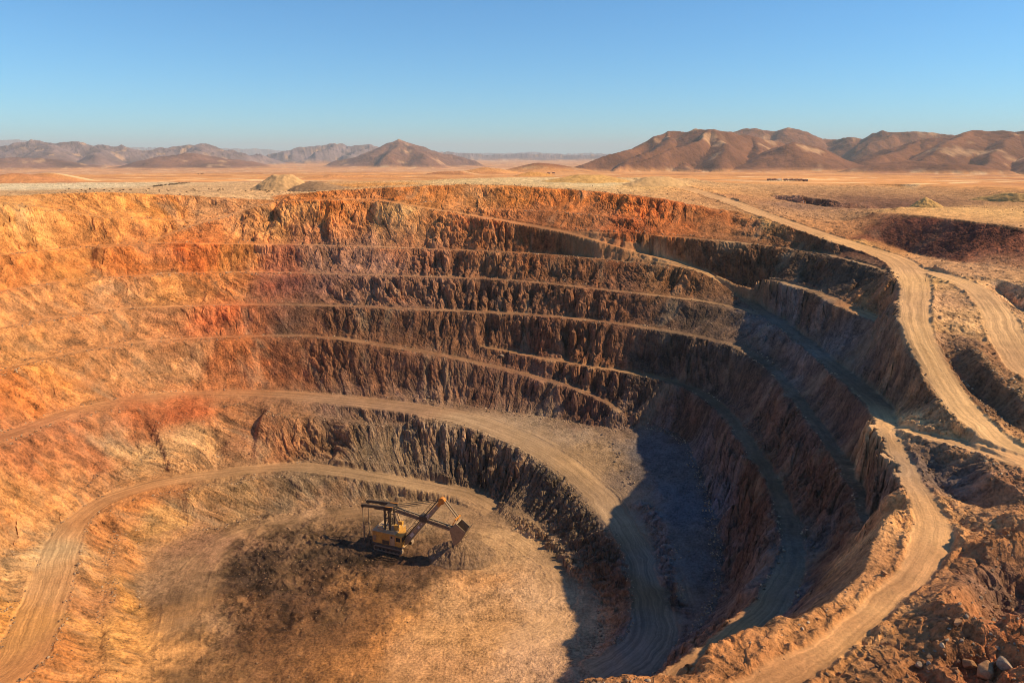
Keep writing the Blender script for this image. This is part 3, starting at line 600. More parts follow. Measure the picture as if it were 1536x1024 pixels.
    P = np.stack([x, y, zz], -1)
    # broken rock in all three directions
    Q = P[:kn + 1]
    du = np.zeros_like(Q); dv = np.zeros_like(Q)
    du[:, 1:-1] = Q[:, 2:] - Q[:, :-2]; du[:, 0] = du[:, 1]; du[:, -1] = du[:, -2]
    dv[1:-1] = Q[2:] - Q[:-2]; dv[0] = dv[1]; dv[-1] = dv[-2]
    N = np.cross(du, dv); N /= np.linalg.norm(N, axis=-1)[..., None] + 1e-9
    N = N[:kn]
    N[N[..., 2] < 0] *= -1
    q = P[:kn]
    n1 = pn3(q[..., 0] / 3.1, q[..., 1] / 3.1, q[..., 2] / 4.2, 30); n2 = pn3(q[..., 0] / 1.25, q[..., 1] / 1.25, q[..., 2] / 1.7, 31)
    n3 = pn3(q[..., 0] / .62, q[..., 1] / .62, q[..., 2] / .7, 32)
    rough = np.clip(A / 2.2, .22, 1.25)
    disp = f * inside * rough * ((.5 - 1.7 * np.abs(n1)) * .5 + (.35 - 1.2 * np.abs(n2)) * .7 + n3 * .42) * (1 - .9 * roadm)
    P[:kn] += N * disp[..., None]
    # colours
    col = np.zeros(P.shape[:2] + (4,), np.float32); col[..., 3] = 1
    pl = np.array(lin((204, 146, 92)))
    pn = fbm2(x / 500, y / 160, 80, 4); pn_b = fbm2(x / 130, y / 45, 86, 3)
    mixd = smooth(-.15, .45, pn)[..., None]
    base = pl * (1 - mixd) + np.array(lin((172, 118, 80))) * mixd
    mixl = (smooth(.22, .5, pn_b) * .8)[..., None]
    base = base * (1 - mixl) + np.array(lin((232, 196, 150))) * mixl
    hilln = fbm2(x / 330, y / 330, 90, 4)
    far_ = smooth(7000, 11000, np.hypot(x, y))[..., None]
    hcol = (np.array(lin((120, 80, 56))) * (1 - far_) + np.array(lin((122, 104, 104))) * far_) * (1 + .5 * hilln)[..., None]  # distant hills turn purple-grey: haze painted into their colour
    hl = (smooth(.28, .55, fbm2(x / 210, y / 210, 95, 4)) * .6)[..., None]
    hcol = hcol * (1 - hl) + np.array(lin((200, 158, 118))) * hl
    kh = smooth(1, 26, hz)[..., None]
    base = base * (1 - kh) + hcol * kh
    fw = (rank < 1.3) * 1.0
    tx_ = xs + fw * pn2(xn / 30, yn / 30, 124) * 14 + fw * pn2(xn / 1.7, yn / 1.7, 126) * 2.5 + pn2(xn / 16, yn / 16, 120) * 9 + pn2(xn / 4.5, yn / 4.5, 121) * 3; ty_ = ys + fw * pn2(xn / 30, yn / 30, 125) * 14 + fw * pn2(xn / 1.7, yn / 1.7, 127) * 2.5 + pn2(xn / 16, yn / 16, 122) * 9 + pn2(xn / 4.5, yn / 4.5, 123) * 3
    top = (smooth(8.84, 8.93, rank) * (1 - f))[..., None]
    # graded tracks crossing the plain
    rl = np.geomspace(300, 12000, 500); zl = plain_z(np.zeros(500), rl)
    for line in PLAIN_TRACKS:
        pts = []
        for u, v in line:
            dx, dy, dz = ray(u, v); h = math.hypot(dx, dy)
            q = np.nonzero(CAM_H + dz / h * rl <= zl)[0]; r_ = rl[q[0]] if len(q) else rl[-1]
            pts.append((dx / h * r_, dy / h * r_))
        for (ax, ay), (bx_, by_) in zip(pts[:-1], pts[1:]):
            L2 = (bx_ - ax) ** 2 + (by_ - ay) ** 2
            t_ = np.clip(((x - ax) * (bx_ - ax) + (y - ay) * (by_ - ay)) / L2, 0, 1)
            dd = np.hypot(x - ax - t_ * (bx_ - ax), y - ay - t_ * (by_ - ay)) + pn_b * 6
            wd = 3.0 + .0035 * np.hypot(x, y)
            kk = (smooth(1.4, .5, dd / wd) * .7)[..., None] * (1 - kh)
            base = base * (1 - kk) + np.array(lin((238, 200, 150))) * kk
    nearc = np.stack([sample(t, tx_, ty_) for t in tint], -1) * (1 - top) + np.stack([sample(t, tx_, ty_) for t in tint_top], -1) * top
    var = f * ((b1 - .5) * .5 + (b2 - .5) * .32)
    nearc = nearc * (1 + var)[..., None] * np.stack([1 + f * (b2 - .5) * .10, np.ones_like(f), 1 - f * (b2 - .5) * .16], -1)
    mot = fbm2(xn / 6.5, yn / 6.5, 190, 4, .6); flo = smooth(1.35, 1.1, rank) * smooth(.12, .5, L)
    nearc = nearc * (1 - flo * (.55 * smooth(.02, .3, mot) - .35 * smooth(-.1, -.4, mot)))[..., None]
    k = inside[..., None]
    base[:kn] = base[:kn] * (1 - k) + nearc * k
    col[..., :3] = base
    trk = np.zeros(P.shape, np.float32); shade_dim = np.array([n in ('bench_3', 'bench_5', 'road_ramp') for n in names])[np.clip(rid, 0, None)] & on
    thinl = np.isin(rid, [names.index(q) for q in ('bench_1', 'bench_2', 'bench_3', 'bench_4', 'bench_6', 'bench_7', 'bench_8')]) & on
    roadm = np.where(thinl, roadm * np.clip(.55 + 1.1 * pn2(alo / 14, rid * 3.3, 150) + .6 * pn2(xn / 2, yn / 2, 151), np.where(xn < -60, .45, .12), 1), roadm)
    kept = np.where(shade_dim, 1 - .72 * smooth(42, 60, xn) * smooth(0, 8, xn - np.where(rid == names.index('road_ramp'), 77, 40)) * smooth(142, 152, yn + 60 * np.isin(rid, [names.index('bench_3'), names.index('bench_5')])), 1)  # roads lose their pale dust where shade falls, shade painted by position
    # wheel marks circling on the pit floor
    fl = (rank < 1.16) & ~on & (inside > .5)
    fr_ = np.hypot(xn + 22, (yn - 165) * 1.05) + pn2(xn / 22, yn / 22, 180) * 5
    fa_ = np.arctan2(yn - 165, xn + 22) * 40
    fm_ = np.where(fl, smooth(.0, .45, pn2(xn / 17, yn / 17, 181) + .3 * pn2(fr_ / 3, fa_ / 20, 182)) * .42, 0)
    lat = np.where(fl, fr_, lat); alo = np.where(fl, fa_, alo); on = on | fl
    trk[:kn, :, 0] = roadm * inside * kept + fm_; trk[:kn, :, 1] = np.where(on, lat, 0); trk[:kn, :, 2] = np.where(on, alo, 0)
    srf = np.zeros(P.shape, np.float32); srf[:kn, :, 0] = sA; srf[:kn, :, 1] = f * inside; srf[:kn, :, 2] = L * inside
    # regions: 0 plain, 1 pit floor, 2 pit wall, 3 plateau, 100+i road, 200+i hill
    reg = np.zeros(P.shape[:2], int)
    reg[hid >= 0] = 200 + hid[hid >= 0]
    rn = np.where(rank < 1.18, 1, np.where((rank > 8.86) & (f < .5), 3, np.where((f < .35) & (rank < 3.3), 4, 2)))
    rn = np.where(on & (edge < .1), 100 + rid, rn)
    reg[:kn] = np.where(inside > .35, rn, reg[:kn])
    return S, P, col, trk, srf, reg

def cut_mesh(name, sel, P, col, trk, srf, mat, smoothf=True):
    """faces chosen by the boolean array sel (rows-1, cols-1) become one mesh object"""
    nr, na = P.shape[:2]
    i, j = np.nonzero(sel)
    a = i * na + j
    quads = np.stack([a, a + 1, a + na + 1, a + na], -1)
    used, inv = np.unique(quads, return_inverse=True)
    inv = inv.reshape(quads.shape)
    me = bpy.data.meshes.new(name)
    me.vertices.add(len(used)); me.vertices.foreach_set('co', P.reshape(-1, 3)[used].astype(np.float32).ravel())
    me.loops.add(len(quads) * 4); me.loops.foreach_set('vertex_index', inv[:, ::-1].astype(np.int32).ravel())
    me.polygons.add(len(quads)); me.polygons.foreach_set('loop_start', np.arange(0, len(quads) * 4, 4, dtype=np.int32))
    me.update(calc_edges=True)
    c = me.attributes.new('tint', 'FLOAT_COLOR', 'POINT'); c.data.foreach_set('color', col.reshape(-1, 4)[used].ravel())
    c = me.attributes.new('track', 'FLOAT_VECTOR', 'POINT'); c.data.foreach_set('vector', trk.reshape(-1, 3)[used].ravel())
    c = me.attributes.new('rock', 'FLOAT_VECTOR', 'POINT'); c.data.foreach_set('vector', srf.reshape(-1, 3)[used].ravel())
    me.polygons.foreach_set('use_smooth', np.full(len(quads), smoothf))
    me.materials.append(mat)
    o = bpy.data.objects.new(name, me); bpy.context.scene.collection.objects.link(o)
    return o
# ------------------------------------------------------------------ materials
class NT:
    def __init__(self, name):
        self.m = bpy.data.materials.new(name); self.m.use_nodes = True
        self.t = self.m.node_tree; self.n = self.t.nodes
        self.b = self.n['Principled BSDF']
    def add(self, kind, **kw):
        n = self.n.new(kind)
        for k, v in kw.items(): setattr(n, k, v)
        return n
    def link(self, a, b): self.t.links.new(a, b)
    def val(self, sock, v):
        if hasattr(v, 'is_output') or isinstance(v, bpy.types.NodeSocket): self.link(v, sock)
        else: sock.default_value = v
    def math(self, op, a, b=0.0, c=None):
        n = self.add('ShaderNodeMath', operation=op)
        self.val(n.inputs[0], a); self.val(n.inputs[1], b)
        if c is not None: self.val(n.inputs[2], c)
        return n.outputs[0]
    def mapr(self, x, a, b, c, d):
        n = self.add('ShaderNodeMapRange'); self.val(n.inputs[0], x)
        for i, v in enumerate((a, b, c, d)): n.inputs[i + 1].default_value = v
        return n.outputs[0]
    def noise(self, vec, scale, detail=4, rough=.55, dist=0.0):
        n = self.add('ShaderNodeTexNoise'); self.link(vec, n.inputs['Vector'])
        n.inputs['Scale'].default_value = scale; n.inputs['Detail'].default_value = detail
        n.inputs['Roughness'].default_value = rough; n.inputs['Distortion'].default_value = dist
        return n.outputs[0]
    def mixc(self, fac, a, b, mode='MIX'):
        n = self.add('ShaderNodeMix', data_type='RGBA', blend_type=mode); n.clamp_factor = True
        self.val(n.inputs[0], fac); self.val(n.inputs[6], a); self.val(n.inputs[7], b)
        return n.outputs[2]
    def scalec(self, col, f):
        n = self.add('ShaderNodeVectorMath', operation='SCALE'); self.val(n.inputs[0], col); self.val(n.inputs[3], f)
        return n.outputs[0]

def ground_material(name, far=False):
    m = NT(name)
    att = m.add('ShaderNodeAttribute', attribute_name='tint'); trk = m.add('ShaderNodeAttribute', attribute_name='track'); roc = m.add('ShaderNodeAttribute', attribute_name='rock')
    geo = m.add('ShaderNodeNewGeometry'); pos = geo.outputs['Position']
    col = att.outputs['Color']
    if far:
        n1 = m.noise(pos, .004, 6, .6); n2 = m.noise(pos, .03, 5, .6)
        f = m.math('ADD', m.mapr(n1, .3, .7, -.22, .22), m.mapr(n2, .3, .7, -.16, .16))
        col = m.scalec(col, m.math('ADD', f, 1.0))
        m.link(col, m.b.inputs['Base Color']); m.b.inputs['Roughness'].default_value = .95; m.b.inputs['Specular IOR Level'].default_value = .1
        bp = m.add('ShaderNodeBump'); bp.inputs['Strength'].default_value = .8; bp.inputs['Distance'].default_value = 14
        m.link(m.noise(pos, .02, 6, .6), bp.inputs['Height']); m.link(bp.outputs[0], m.b.inputs['Normal'])
        return m.m
    sr = m.add('ShaderNodeSeparateXYZ'); m.link(roc.outputs['Vector'], sr.inputs[0])
    stt = m.add('ShaderNodeSeparateXYZ'); m.link(trk.outputs['Vector'], stt.inputs[0])
    sp = m.add('ShaderNodeSeparateXYZ'); m.link(pos, sp.inputs[0])
    strike, face, road, lat, alo, zz = sr.outputs[0], sr.outputs[1], stt.outputs[0], stt.outputs[1], stt.outputs[2], sp.outputs[2]
    # streaks running down the faces
    cv = m.add('ShaderNodeCombineXYZ'); m.link(m.math('ADD', m.math('MULTIPLY', strike, .55), m.math('MULTIPLY', zz, .22)), cv.inputs[0]); m.link(m.math('MULTIPLY', zz, .10), cv.inputs[1])
    streak = m.noise(cv.outputs[0], 1.0, 6, .62, .35)
    cv2 = m.add('ShaderNodeCombineXYZ'); m.link(m.math('MULTIPLY', strike, .12), cv2.inputs[0]); m.link(m.math('MULTIPLY', zz, .05), cv2.inputs[1]); cv2.inputs[2].default_value = 5.0
    bands = m.noise(cv2.outputs[0], 1.0, 4, .55, .6)
    big = m.noise(pos, .055, 5, .6); mid = m.noise(pos, .33, 5, .62); fine = m.noise(pos, 1.6, 4, .65)
    f = m.math('MULTIPLY', m.mapr(streak, .28, .72, -.4, .4), face)
    f = m.math('ADD', f, m.mapr(mid, .3, .7, -.38, .38)); f = m.math('ADD', f, m.mapr(fine, .3, .7, -.46, .46)); f = m.math('ADD', f, m.mapr(big, .3, .7, -.16, .16))
    f = m.math('MULTIPLY', f, m.mapr(road, 0, 1, 1, .45))
    col = m.scalec(col, m.math('MAXIMUM', m.math('ADD', f, 1.0), .2))
    # pale and rusty mineral stains on the faces
    pale = m.math('MULTIPLY', m.mapr(bands, .56, .72, 0, .5), face)
    pal = m.mixc(.55, col, (.50, .36, .22, 1)); col = m.mixc(pale, col, pal)
    rust = m.math('MULTIPLY', m.mapr(big, .56, .72, 0, .55), face)
    col = m.mixc(rust, col, m.mixc(1.0, col, (1.05, .70, .48, 1), 'MULTIPLY'))
    # pebbles: small light and dark specks
    vor = m.add('ShaderNodeTexVoronoi'); m.link(pos, vor.inputs['Vector']); vor.inputs['Scale'].default_value = 1.5
    sepc = m.add('ShaderNodeSeparateColor'); m.link(vor.outputs['Color'], sepc.inputs[0])
    spk = m.math('MULTIPLY', m.mapr(vor.outputs['Distance'], .22, .12, 0, 1), m.math('GREATER_THAN', sepc.outputs[0], .72))
    spk = m.math('MULTIPLY', spk, m.mapr(road, 0, .6, .5, .0))
    col = m.mixc(spk, col, m.scalec(col, m.mapr(sepc.outputs[1], 0, 1, .5, 1.7)))
    # carriageways: pale compacted dust with wheel tracks along the run
    cr = m.add('ShaderNodeCombineXYZ'); m.link(m.math('MULTIPLY', lat, 1.15), cr.inputs[0]); m.link(m.math('MULTIPLY', alo, .03), cr.inputs[1])
    tr = m.noise(cr.outputs[0], 1.0, 4, .6, .2)
    east = m.mapr(sp.outputs[0], 20, 80, .22, .62)
    dust = m.mixc(east, col, (.56, .34, .165, 1)); patchy = m.noise(pos, .09, 4, .6)
    cr2 = m.add('ShaderNodeCombineXYZ'); m.link(m.math('MULTIPLY', lat, 3.2), cr2.inputs[0]); m.link(m.math('MULTIPLY', alo, .045), cr2.inputs[1]); cr2.inputs[2].default_value = 9.0
    tr2 = m.noise(cr2.outputs[0], 1.0, 3, .6, .4)
    dust = m.scalec(dust, m.math('MULTIPLY', m.math('MULTIPLY', m.mapr(tr, .3, .7, .66, 1.36), m.mapr(tr2, .35, .65, .84, 1.16)), m.mapr(patchy, .3, .7, .82, 1.18)))
    col = m.mixc(m.math('MULTIPLY', road, .85), col, dust)
    m.link(col, m.b.inputs['Base Color'])
    m.b.inputs['Roughness'].default_value = .92; m.b.inputs['Specular IOR Level'].default_value = .18
    h = m.math('ADD', m.math('MULTIPLY', fine, .5), m.math('MULTIPLY', mid, .7)); h = m.math('ADD', h, m.math('MULTIPLY', m.math('MULTIPLY', streak, face), .45))
    h = m.math('ADD', h, m.math('MULTIPLY', m.math('MULTIPLY', tr, road), .25))
    bp = m.add('ShaderNodeBump'); bp.inputs['Distance'].default_value = .8; m.link(m.mapr(road, 0, 1, .95, .4), bp.inputs['Strength']); m.link(h, bp.inputs['Height'])
    m.link(bp.outputs[0], m.b.inputs['Normal'])
    return m.m
# ------------------------------------------------------------------ things
def tag(o, label, cat, group=None):
    o['label'] = label; o['category'] = cat
    if group: o['group'] = group
    return o

def empty(name, loc, rz=0.0):
    o = bpy.data.objects.new(name, None); bpy.context.scene.collection.objects.link(o)
    o.location = loc; o.rotation_euler = (0, 0, rz); o.empty_display_size = .5
    return o

def paint(name, col, rough=.6, metal=0.0, wear=.35, scale=1.4, dirt=(.16, .10, .06)):
    m = NT(name); tc = m.add('ShaderNodeTexCoord'); v = tc.outputs['Object']
    a = m.noise(v, scale, 6, .65); b = m.noise(v, scale * 5, 4, .6)
    c = m.scalec(col, m.mapr(b, .3, .7, .82, 1.15))
    c = m.mixc(m.math('MULTIPLY', m.mapr(a, .45, .7, 0, 1), wear), c, dirt + (1,))
    m.link(c, m.b.inputs['Base Color']); m.b.inputs['Roughness'].default_value = rough; m.b.inputs['Metallic'].default_value = metal
    bp = m.add('ShaderNodeBump'); bp.inputs['Distance'].default_value = .03; bp.inputs['Strength'].default_value = .4; m.link(b, bp.inputs['Height']); m.link(bp.outputs[0], m.b.inputs['Normal'])
    return m.m

class MB:
    """collects boxes, beams and tubes into one mesh"""
    def __init__(self): self.bm = bmesh.new()
    def box(self, x0, x1, y0, y1, z0, z1, bev=.03):
        r = bmesh.ops.create_cube(self.bm, size=1.0)
        vs = r['verts']
        for v in vs: v.co = Vector(((x0 + x1) / 2 + v.co.x * (x1 - x0), (y0 + y1) / 2 + v.co.y * (y1 - y0), (z0 + z1) / 2 + v.co.z * (z1 - z0)))
        if bev:
            es = list({e for v in vs for e in v.link_edges})
            bmesh.ops.bevel(self.bm, geom=es, offset=bev, segments=1, affect='EDGES')
        return self
    def beam(self, a, b, w, h=None, w2=None, h2=None, up=(0, 0, 1)):
        a, b = Vector(a), Vector(b); h = h or w; w2 = w2 or w; h2 = h2 or h
        d = (b - a).normalized(); s = d.cross(Vector(up))
        if s.length < 1e-4: s = Vector((0, 1, 0))
        s.normalize(); u = s.cross(d).normalized()
        vs = []
        for p, ww, hh in ((a, w, h), (b, w2, h2)):
            for i, j in ((-1, -1), (1, -1), (1, 1), (-1, 1)): vs.append(self.bm.verts.new(p + s * ww / 2 * i + u * hh / 2 * j))
        for f in ((3, 2, 1, 0), (4, 5, 6, 7), (0, 1, 5, 4), (1, 2, 6, 5), (2, 3, 7, 6), (3, 0, 4, 7)): self.bm.faces.new([vs[k] for k in f])
        return self
    def tube(self, a, b, r, n=8):
        a, b = Vector(a), Vector(b); d = b - a
        q = d.to_track_quat('Z', 'Y').to_matrix().to_4x4()
        bmesh.ops.create_cone(self.bm, cap_ends=True, segments=n, radius1=r, radius2=r, depth=d.length, matrix=Matrix.Translation((a + b) / 2) @ q)
        return self
    def wheel(self, x, y, z, r, w, n=20, hub=.35):
        for rr, ww in ((r, w), (r * hub, w * 1.25)): self.tube((x, y - ww / 2, z), (x, y + ww / 2, z), rr, n)
        return self
    def prism(self, prof, y0, y1):
        """profile in the x-z plane carried from y0 to y1"""
        A = [self.bm.verts.new((x, y0, z)) for x, z in prof]; B = [self.bm.verts.new((x, y1, z)) for x, z in prof]
        n = len(prof)
        self.bm.faces.new(A); self.bm.faces.new(B[::-1])
        for i in range(n): self.bm.faces.new([A[i], B[i], B[(i + 1) % n], A[(i + 1) % n]])
        return self
    def build(self, name, mat, parent=None, smoothf=False):
        bmesh.ops.recalc_face_normals(self.bm, faces=self.bm.faces)
        me = bpy.data.meshes.new(name); self.bm.to_mesh(me); self.bm.free()
        me.materials.append(mat)
        if smoothf: me.polygons.foreach_set('use_smooth', [True] * len(me.polygons))
        o = bpy.data.objects.new(name, me); bpy.context.scene.collection.objects.link(o); o.parent = parent
        return o

def build_shovel(ground_z):
    yel = paint('ochre yellow paint', (.56, .285, .055), .55, 0, .75, 1.1, (.22, .12, .055)); yel2 = paint('bright yellow paint', (.64, .345, .065), .5, 0, .6, 1.1, (.26, .14, .06))
    org = paint('orange paint', (.62, .23, .03), .5, 0, .35); drk = paint('dark steel', (.075, .062, .05), .5, .3, .5); gry = paint('grey steel', (.34, .27, .19), .55, .2, .5)
    rst = paint('rusty steel', (.33, .24, .15), .7, .2, .5, dirt=(.10, .06, .04)); blk = paint('black rubber', (.03, .028, .026), .8, 0, .6); shoe = paint('dusty track shoes', (.30, .21, .14), .8, 0, .5)
    gls = paint('dark glass', (.015, .02, .025), .12, 0, .1); wht = paint('white paint', (.70, .64, .56), .6, 0, .3); tan = paint('sun bleached tan paint', (.50, .34, .19), .6, 0, .4)
    px, py = at(603, 834, .3)
    rz = math.radians(-22); c, s = math.cos(rz), math.sin(rz)
    lx, ly = .5, -3.4
    X, Y = float(px) - (c * lx - s * ly), float(py) - (s * lx + c * ly)
    z0 = float(ground_z(X - 3.5 * c, Y - 3.5 * s))
    root = empty('mining_shovel', (X, Y, z0 - .12), rz)
    tag(root, 'yellow rope shovel with dark boom and raised bucket standing on the pit floor', 'mining shovel')
    # crawler tracks
    for y in (-2.9, 2.9):
        r, xa, xb, w = .78, -7.7, -.35, 1.25
        prof = [(xb + r * math.cos(t), r + r * math.sin(t)) for t in np.linspace(-math.pi / 2, math.pi / 2, 9)] + [(xa + r * math.cos(t), r + r * math.sin(t)) for t in np.linspace(math.pi / 2, 1.5 * math.pi, 9)]
        ring = MB(); n = len(prof)
        inner = [(xb + (r - .22) * math.cos(t), r + (r - .22) * math.sin(t)) for t in np.linspace(-math.pi / 2, math.pi / 2, 9)] + [(xa + (r - .22) * math.cos(t), r + (r - .22) * math.sin(t)) for t in np.linspace(math.pi / 2, 1.5 * math.pi, 9)]
        V = [[ring.bm.verts.new((p[0], yy, p[1])) for p in P_] for yy in (y - w / 2, y + w / 2) for P_ in (prof, inner)]
        o0, i0, o1, i1 = V
        for k in range(n):
            q = (k + 1) % n
            for A_, B_ in ((o0, o1), (i1, i0), (i0, o0), (o1, i1)): ring.bm.faces.new([A_[k], A_[q], B_[q], B_[k]])
        for k in range(46):          # grouser bars across the shoes
            L = 2 * (xb - xa) + 2 * math.pi * r; d = k / 46 * L; st_ = xb - xa
            if d < st_: p, a = (xa + d, 0), 0
            elif d < st_ + math.pi * r: t = (d - st_) / r - math.pi / 2; p, a = (xb + r * math.cos(t), r + r * math.sin(t)), t + math.pi / 2
            elif d < 2 * st_ + math.pi * r: p, a = (xb - (d - st_ - math.pi * r), 2 * r), 0
            else: t = (d - 2 * st_ - math.pi * r) / r + math.pi / 2; p, a = (xa + r * math.cos(t), r + r * math.sin(t)), t + math.pi / 2
            ring.beam((p[0] - .05 * math.cos(a), y, p[1] - .05 * math.sin(a)), (p[0] + .05 * math.cos(a), y, p[1] + .05 * math.sin(a)), w + .06, .14)
        tr = ring.build('crawler_track', shoe, root)
        for x in np.linspace(xa, xb, 7):
            end = x in (xa, xb)
            MB().wheel(x, y, r if end else .62, .54 if end else .36, w * .8, 18).build('drive_wheel' if end else 'road_wheel', drk if end else blk, tr)
        MB().box(xa + .2, xb - .2, y - .42, y + .42, .55, 1.2).build('track_frame', drk, tr)
    MB().box(-6.6, -1.4, -2.3, 2.3, .75, 1.5).tube((-4, 0, 1.3), (-4, 0, 1.95), 2.1, 28).build('undercarriage', drk, root)
    MB().box(-9.2, .1, -3.25, 3.25, 1.82, 2.06).box(-9.2, .1, -3.32, -3.24, 1.7, 2.0).build('deck', drk, root)
    # machine house
    h = MB().box(-9.0, -1.75, -3.0, 3.0, 2.06, 5.55, .06).build('machine_house', yel, root)
    MB().box(-9.08, -1.75, -3.06, 3.06, 5.55, 5.66, .02).build('roof', tan, h)
    MB().box(-8.7, -7.9, -3.06, -2.99, 2.9, 4.3, .01).build('access_panel', rst, h)
    MB().box(-7.4, -6.0, -3.05, -2.99, 2.2, 5.2, .01).build('side_panel', yel2, h)
    MB().box(-5.8, -3.7, -3.07, -2.99, 2.25, 3.35, .01).build('air_intake', drk, h)
    MB().box(-3.4, -1.9, -3.05, -2.99, 2.2, 5.0, .01).build('side_panel', tan, h)
    MB().box(-3.1, -2.5, -3.08, -3.0, 4.3, 5.0, .01).build('louvre', blk, h)
    MB().box(-8.2, -6.9, -1.6, .4, 5.66, 6.25).build('roof_vent', tan, h)
    MB().box(-6.6, -6.0, -2.4, -1.7, 5.66, 6.5).build('roof_vent', tan, h)
    MB().tube((-5.3, 2, 5.6), (-5.3, 2, 7.0), .22, 10).build('exhaust_stack', drk, h)
    rl = MB()
    for x in np.linspace(-8.9, -2.1, 7): rl.tube((x, -2.85, 5.6), (x, -2.85, 6.5), .035, 5)
    rl.tube((-8.9, -2.85, 6.5), (-2.1, -2.85, 6.5), .035, 5).tube((-8.9, -2.85, 6.05), (-2.1, -2.85, 6.05), .03, 5)
    rl.build('handrail', tan, h)
    # operator cab
    cb = MB().box(-1.72, .25, -3.0, -.35, 2.06, 5.3, .06).build('operator_cab', yel2, root)
    MB().box(.24, .3, -2.6, -1.75, 3.5, 4.85, .01).build('cab_window', gls, cb)
    MB().box(.24, .3, -1.5, -.7, 3.7, 4.85, .01).build('cab_window', gls, cb)
    MB().box(-1.45, -.15, -3.06, -2.99, 3.7, 4.9, .01).build('cab_window', gls, cb)
    MB().box(-1.85, .5, -3.1, -.25, 5.3, 5.45, .02).build('cab_roof', yel, cb)
    MB().box(.25, .75, -3.1, -.3, 1.95, 2.1, .02).tube((.7, -3.05, 2.1), (.7, -3.05, 3.0), .035, 5).tube((.7, -.35, 2.1), (.7, -.35, 3.0), .035, 5).tube((.7, -3.05, 3.0), (.7, -.35, 3.0), .035, 5).build('cab_step', tan, cb)
    MB().box(-3.3, -1.6, -.9, 1.4, 5.6, 7.2, .08).box(-2.6, -1.2, .2, 1.0, 7.2, 8.0).tube((-2.4, -1.0, 6.5), (-2.4, 1.6, 6.5), .75, 16).build('hoist_housing', yel2, root)
    # gantry over the house
    g = MB()
    for x in (-5.7, -4.3):
        for y in (-1.35, 1.35): g.beam((x, y, 5.6), (x, y, 12.3), .46)
        g.beam((x, -1.35, 8.6), (x, 1.35, 8.6), .18).beam((x, -1.35, 5.9), (x, 1.35, 8.6), .12).beam((x, 1.35, 5.9), (x, -1.35, 8.6), .12)
    for y in (-1.35, 1.35): g.beam((-5.7, y, 9.2), (-4.3, y, 9.2), .2).beam((-5.7, y, 9.2), (-4.3, y, 12.0), .14).beam((-5.7, y, 6.0), (-4.3, y, 9.2), .14)
    g.box(-5.95, -3.3, -1.6, 1.6, 11.7, 12.5)
    g.build('gantry', drk, root)
    for y in (-1.35, 1.35):
        b = MB().beam((-3.2, y, 12.45), (-12.9, y, 11.65), .5, .75).wheel(-12.8, y, 11.55, .5, .5, 16).beam((-4.3, y, 11.6), (-9.0, y, 11.35), .2).build('gantry_beam', drk, root)
        MB().beam((-3.0, y - .05, 12.78), (-5.4, y - .05, 12.6), .3, .12).build('beam_plate', org, b)
        lg = MB().tube((-12.8, y, 11.4), (-12.75, y, 3.2), .16, 8).tube((-12.75, y, 5.4), (-12.75, y, 1.2), .2, 8).box(-13.05, -12.45, y - .22, y + .22, 4.6, 5.2).build('hanging_leg', rst, root)
    MB().beam((-3.2, -.7, 10.9), (-1.6, -.7, 6.6), .26).beam((-3.2, .7, 10.9), (-1.6, .7, 6.6), .26).build('gantry_brace', tan, root)
    MB().tube((-5.0, -.5, 11.8), (-5.0, -.5, 5.7), .06, 6).tube((-4.9, .5, 11.8), (-4.9, .5, 5.7), .06, 6).build('winch_rope', gry, root)
    # boom
    A, T = Vector((.1, 0, 2.5)), Vector((11.35, 0, 16.6)); d = (T - A).normalized(); up = Vector((-d.z, 0, d.x))
    bo = MB()
    for y in (-.85, .85): bo.beam(A + Vector((0, y, 0)), T + Vector((0, y * .62, 0)), .34, 1.6, .28, .95)
    for k in range(9):
        p = A.lerp(T, (k + .5) / 9); bo.beam(p + Vector((0, -.75, 0)), p + Vector((0, .75, 0)), .22)
    boom = bo.build('boom', gry, root)
    lad = MB()
    for k in range(14):
        p = A.lerp(T, .05 + k / 15.0) + up * .95; lad.tube(p + Vector((0, -.6, 0)), p + Vector((0, .6, 0)), .06, 5).tube(p + Vector((0, -.6, 0)), p + Vector((0, -.6, 0)) + up * .8, .045, 5)
    for y in (-.6, .6): lad.tube(A.lerp(T, .05) + up * .95 + Vector((0, y, 0)), A.lerp(T, .97) + up * .95 + Vector((0, y, 0)), .12, 6)
    lad.tube(A.lerp(T, .05) + up * 1.75 + Vector((0, -.6, 0)), A.lerp(T, .97) + up * 1.75 + Vector((0, -.6, 0)), .06, 5)
    lad.build('boom_walkway', drk, boom)
    def plate(t0, t1, hh, mat, nm):
        y = -.85 + (t0 + t1) / 2 * .32 - .20
        MB().beam(A.lerp(T, t0) + Vector((0, y, 0)), A.lerp(T, t1) + Vector((0, y, 0)), .05, hh).build(nm, mat, boom)
    plate(.17, .25, .85, wht, 'boom_plate'); plate(.28, .34, .75, tan, 'boom_plate'); plate(.38, .42, .65, wht, 'boom_plate'); plate(.47, .49, .4, wht, 'boom_plate'); plate(.53, .58, .6, tan, 'boom_plate'); plate(.80, .84, .55, tan, 'boom_plate')
    # the worn white characters along the boom
    cu = bpy.data.curves.new('lettering', 'FONT'); cu.body = '7PL'; cu.size = 1.15; cu.extrude = .02; cu.align_x = 'CENTER'; cu.align_y = 'CENTER'; cu.space_character = 1.25
    tmp = bpy.data.objects.new('lettering', cu); bpy.context.scene.collection.objects.link(tmp)
    me = bpy.data.meshes.new_from_object(tmp.evaluated_get(bpy.context.evaluated_depsgraph_get())); bpy.data.objects.remove(tmp); bpy.data.curves.remove(cu)
    lt = bpy.data.objects.new('lettering', me); bpy.context.scene.collection.objects.link(lt); me.materials.append(wht)
    lt.parent = boom
    xa, ya = d, up; za = Vector((0, -1, 0))
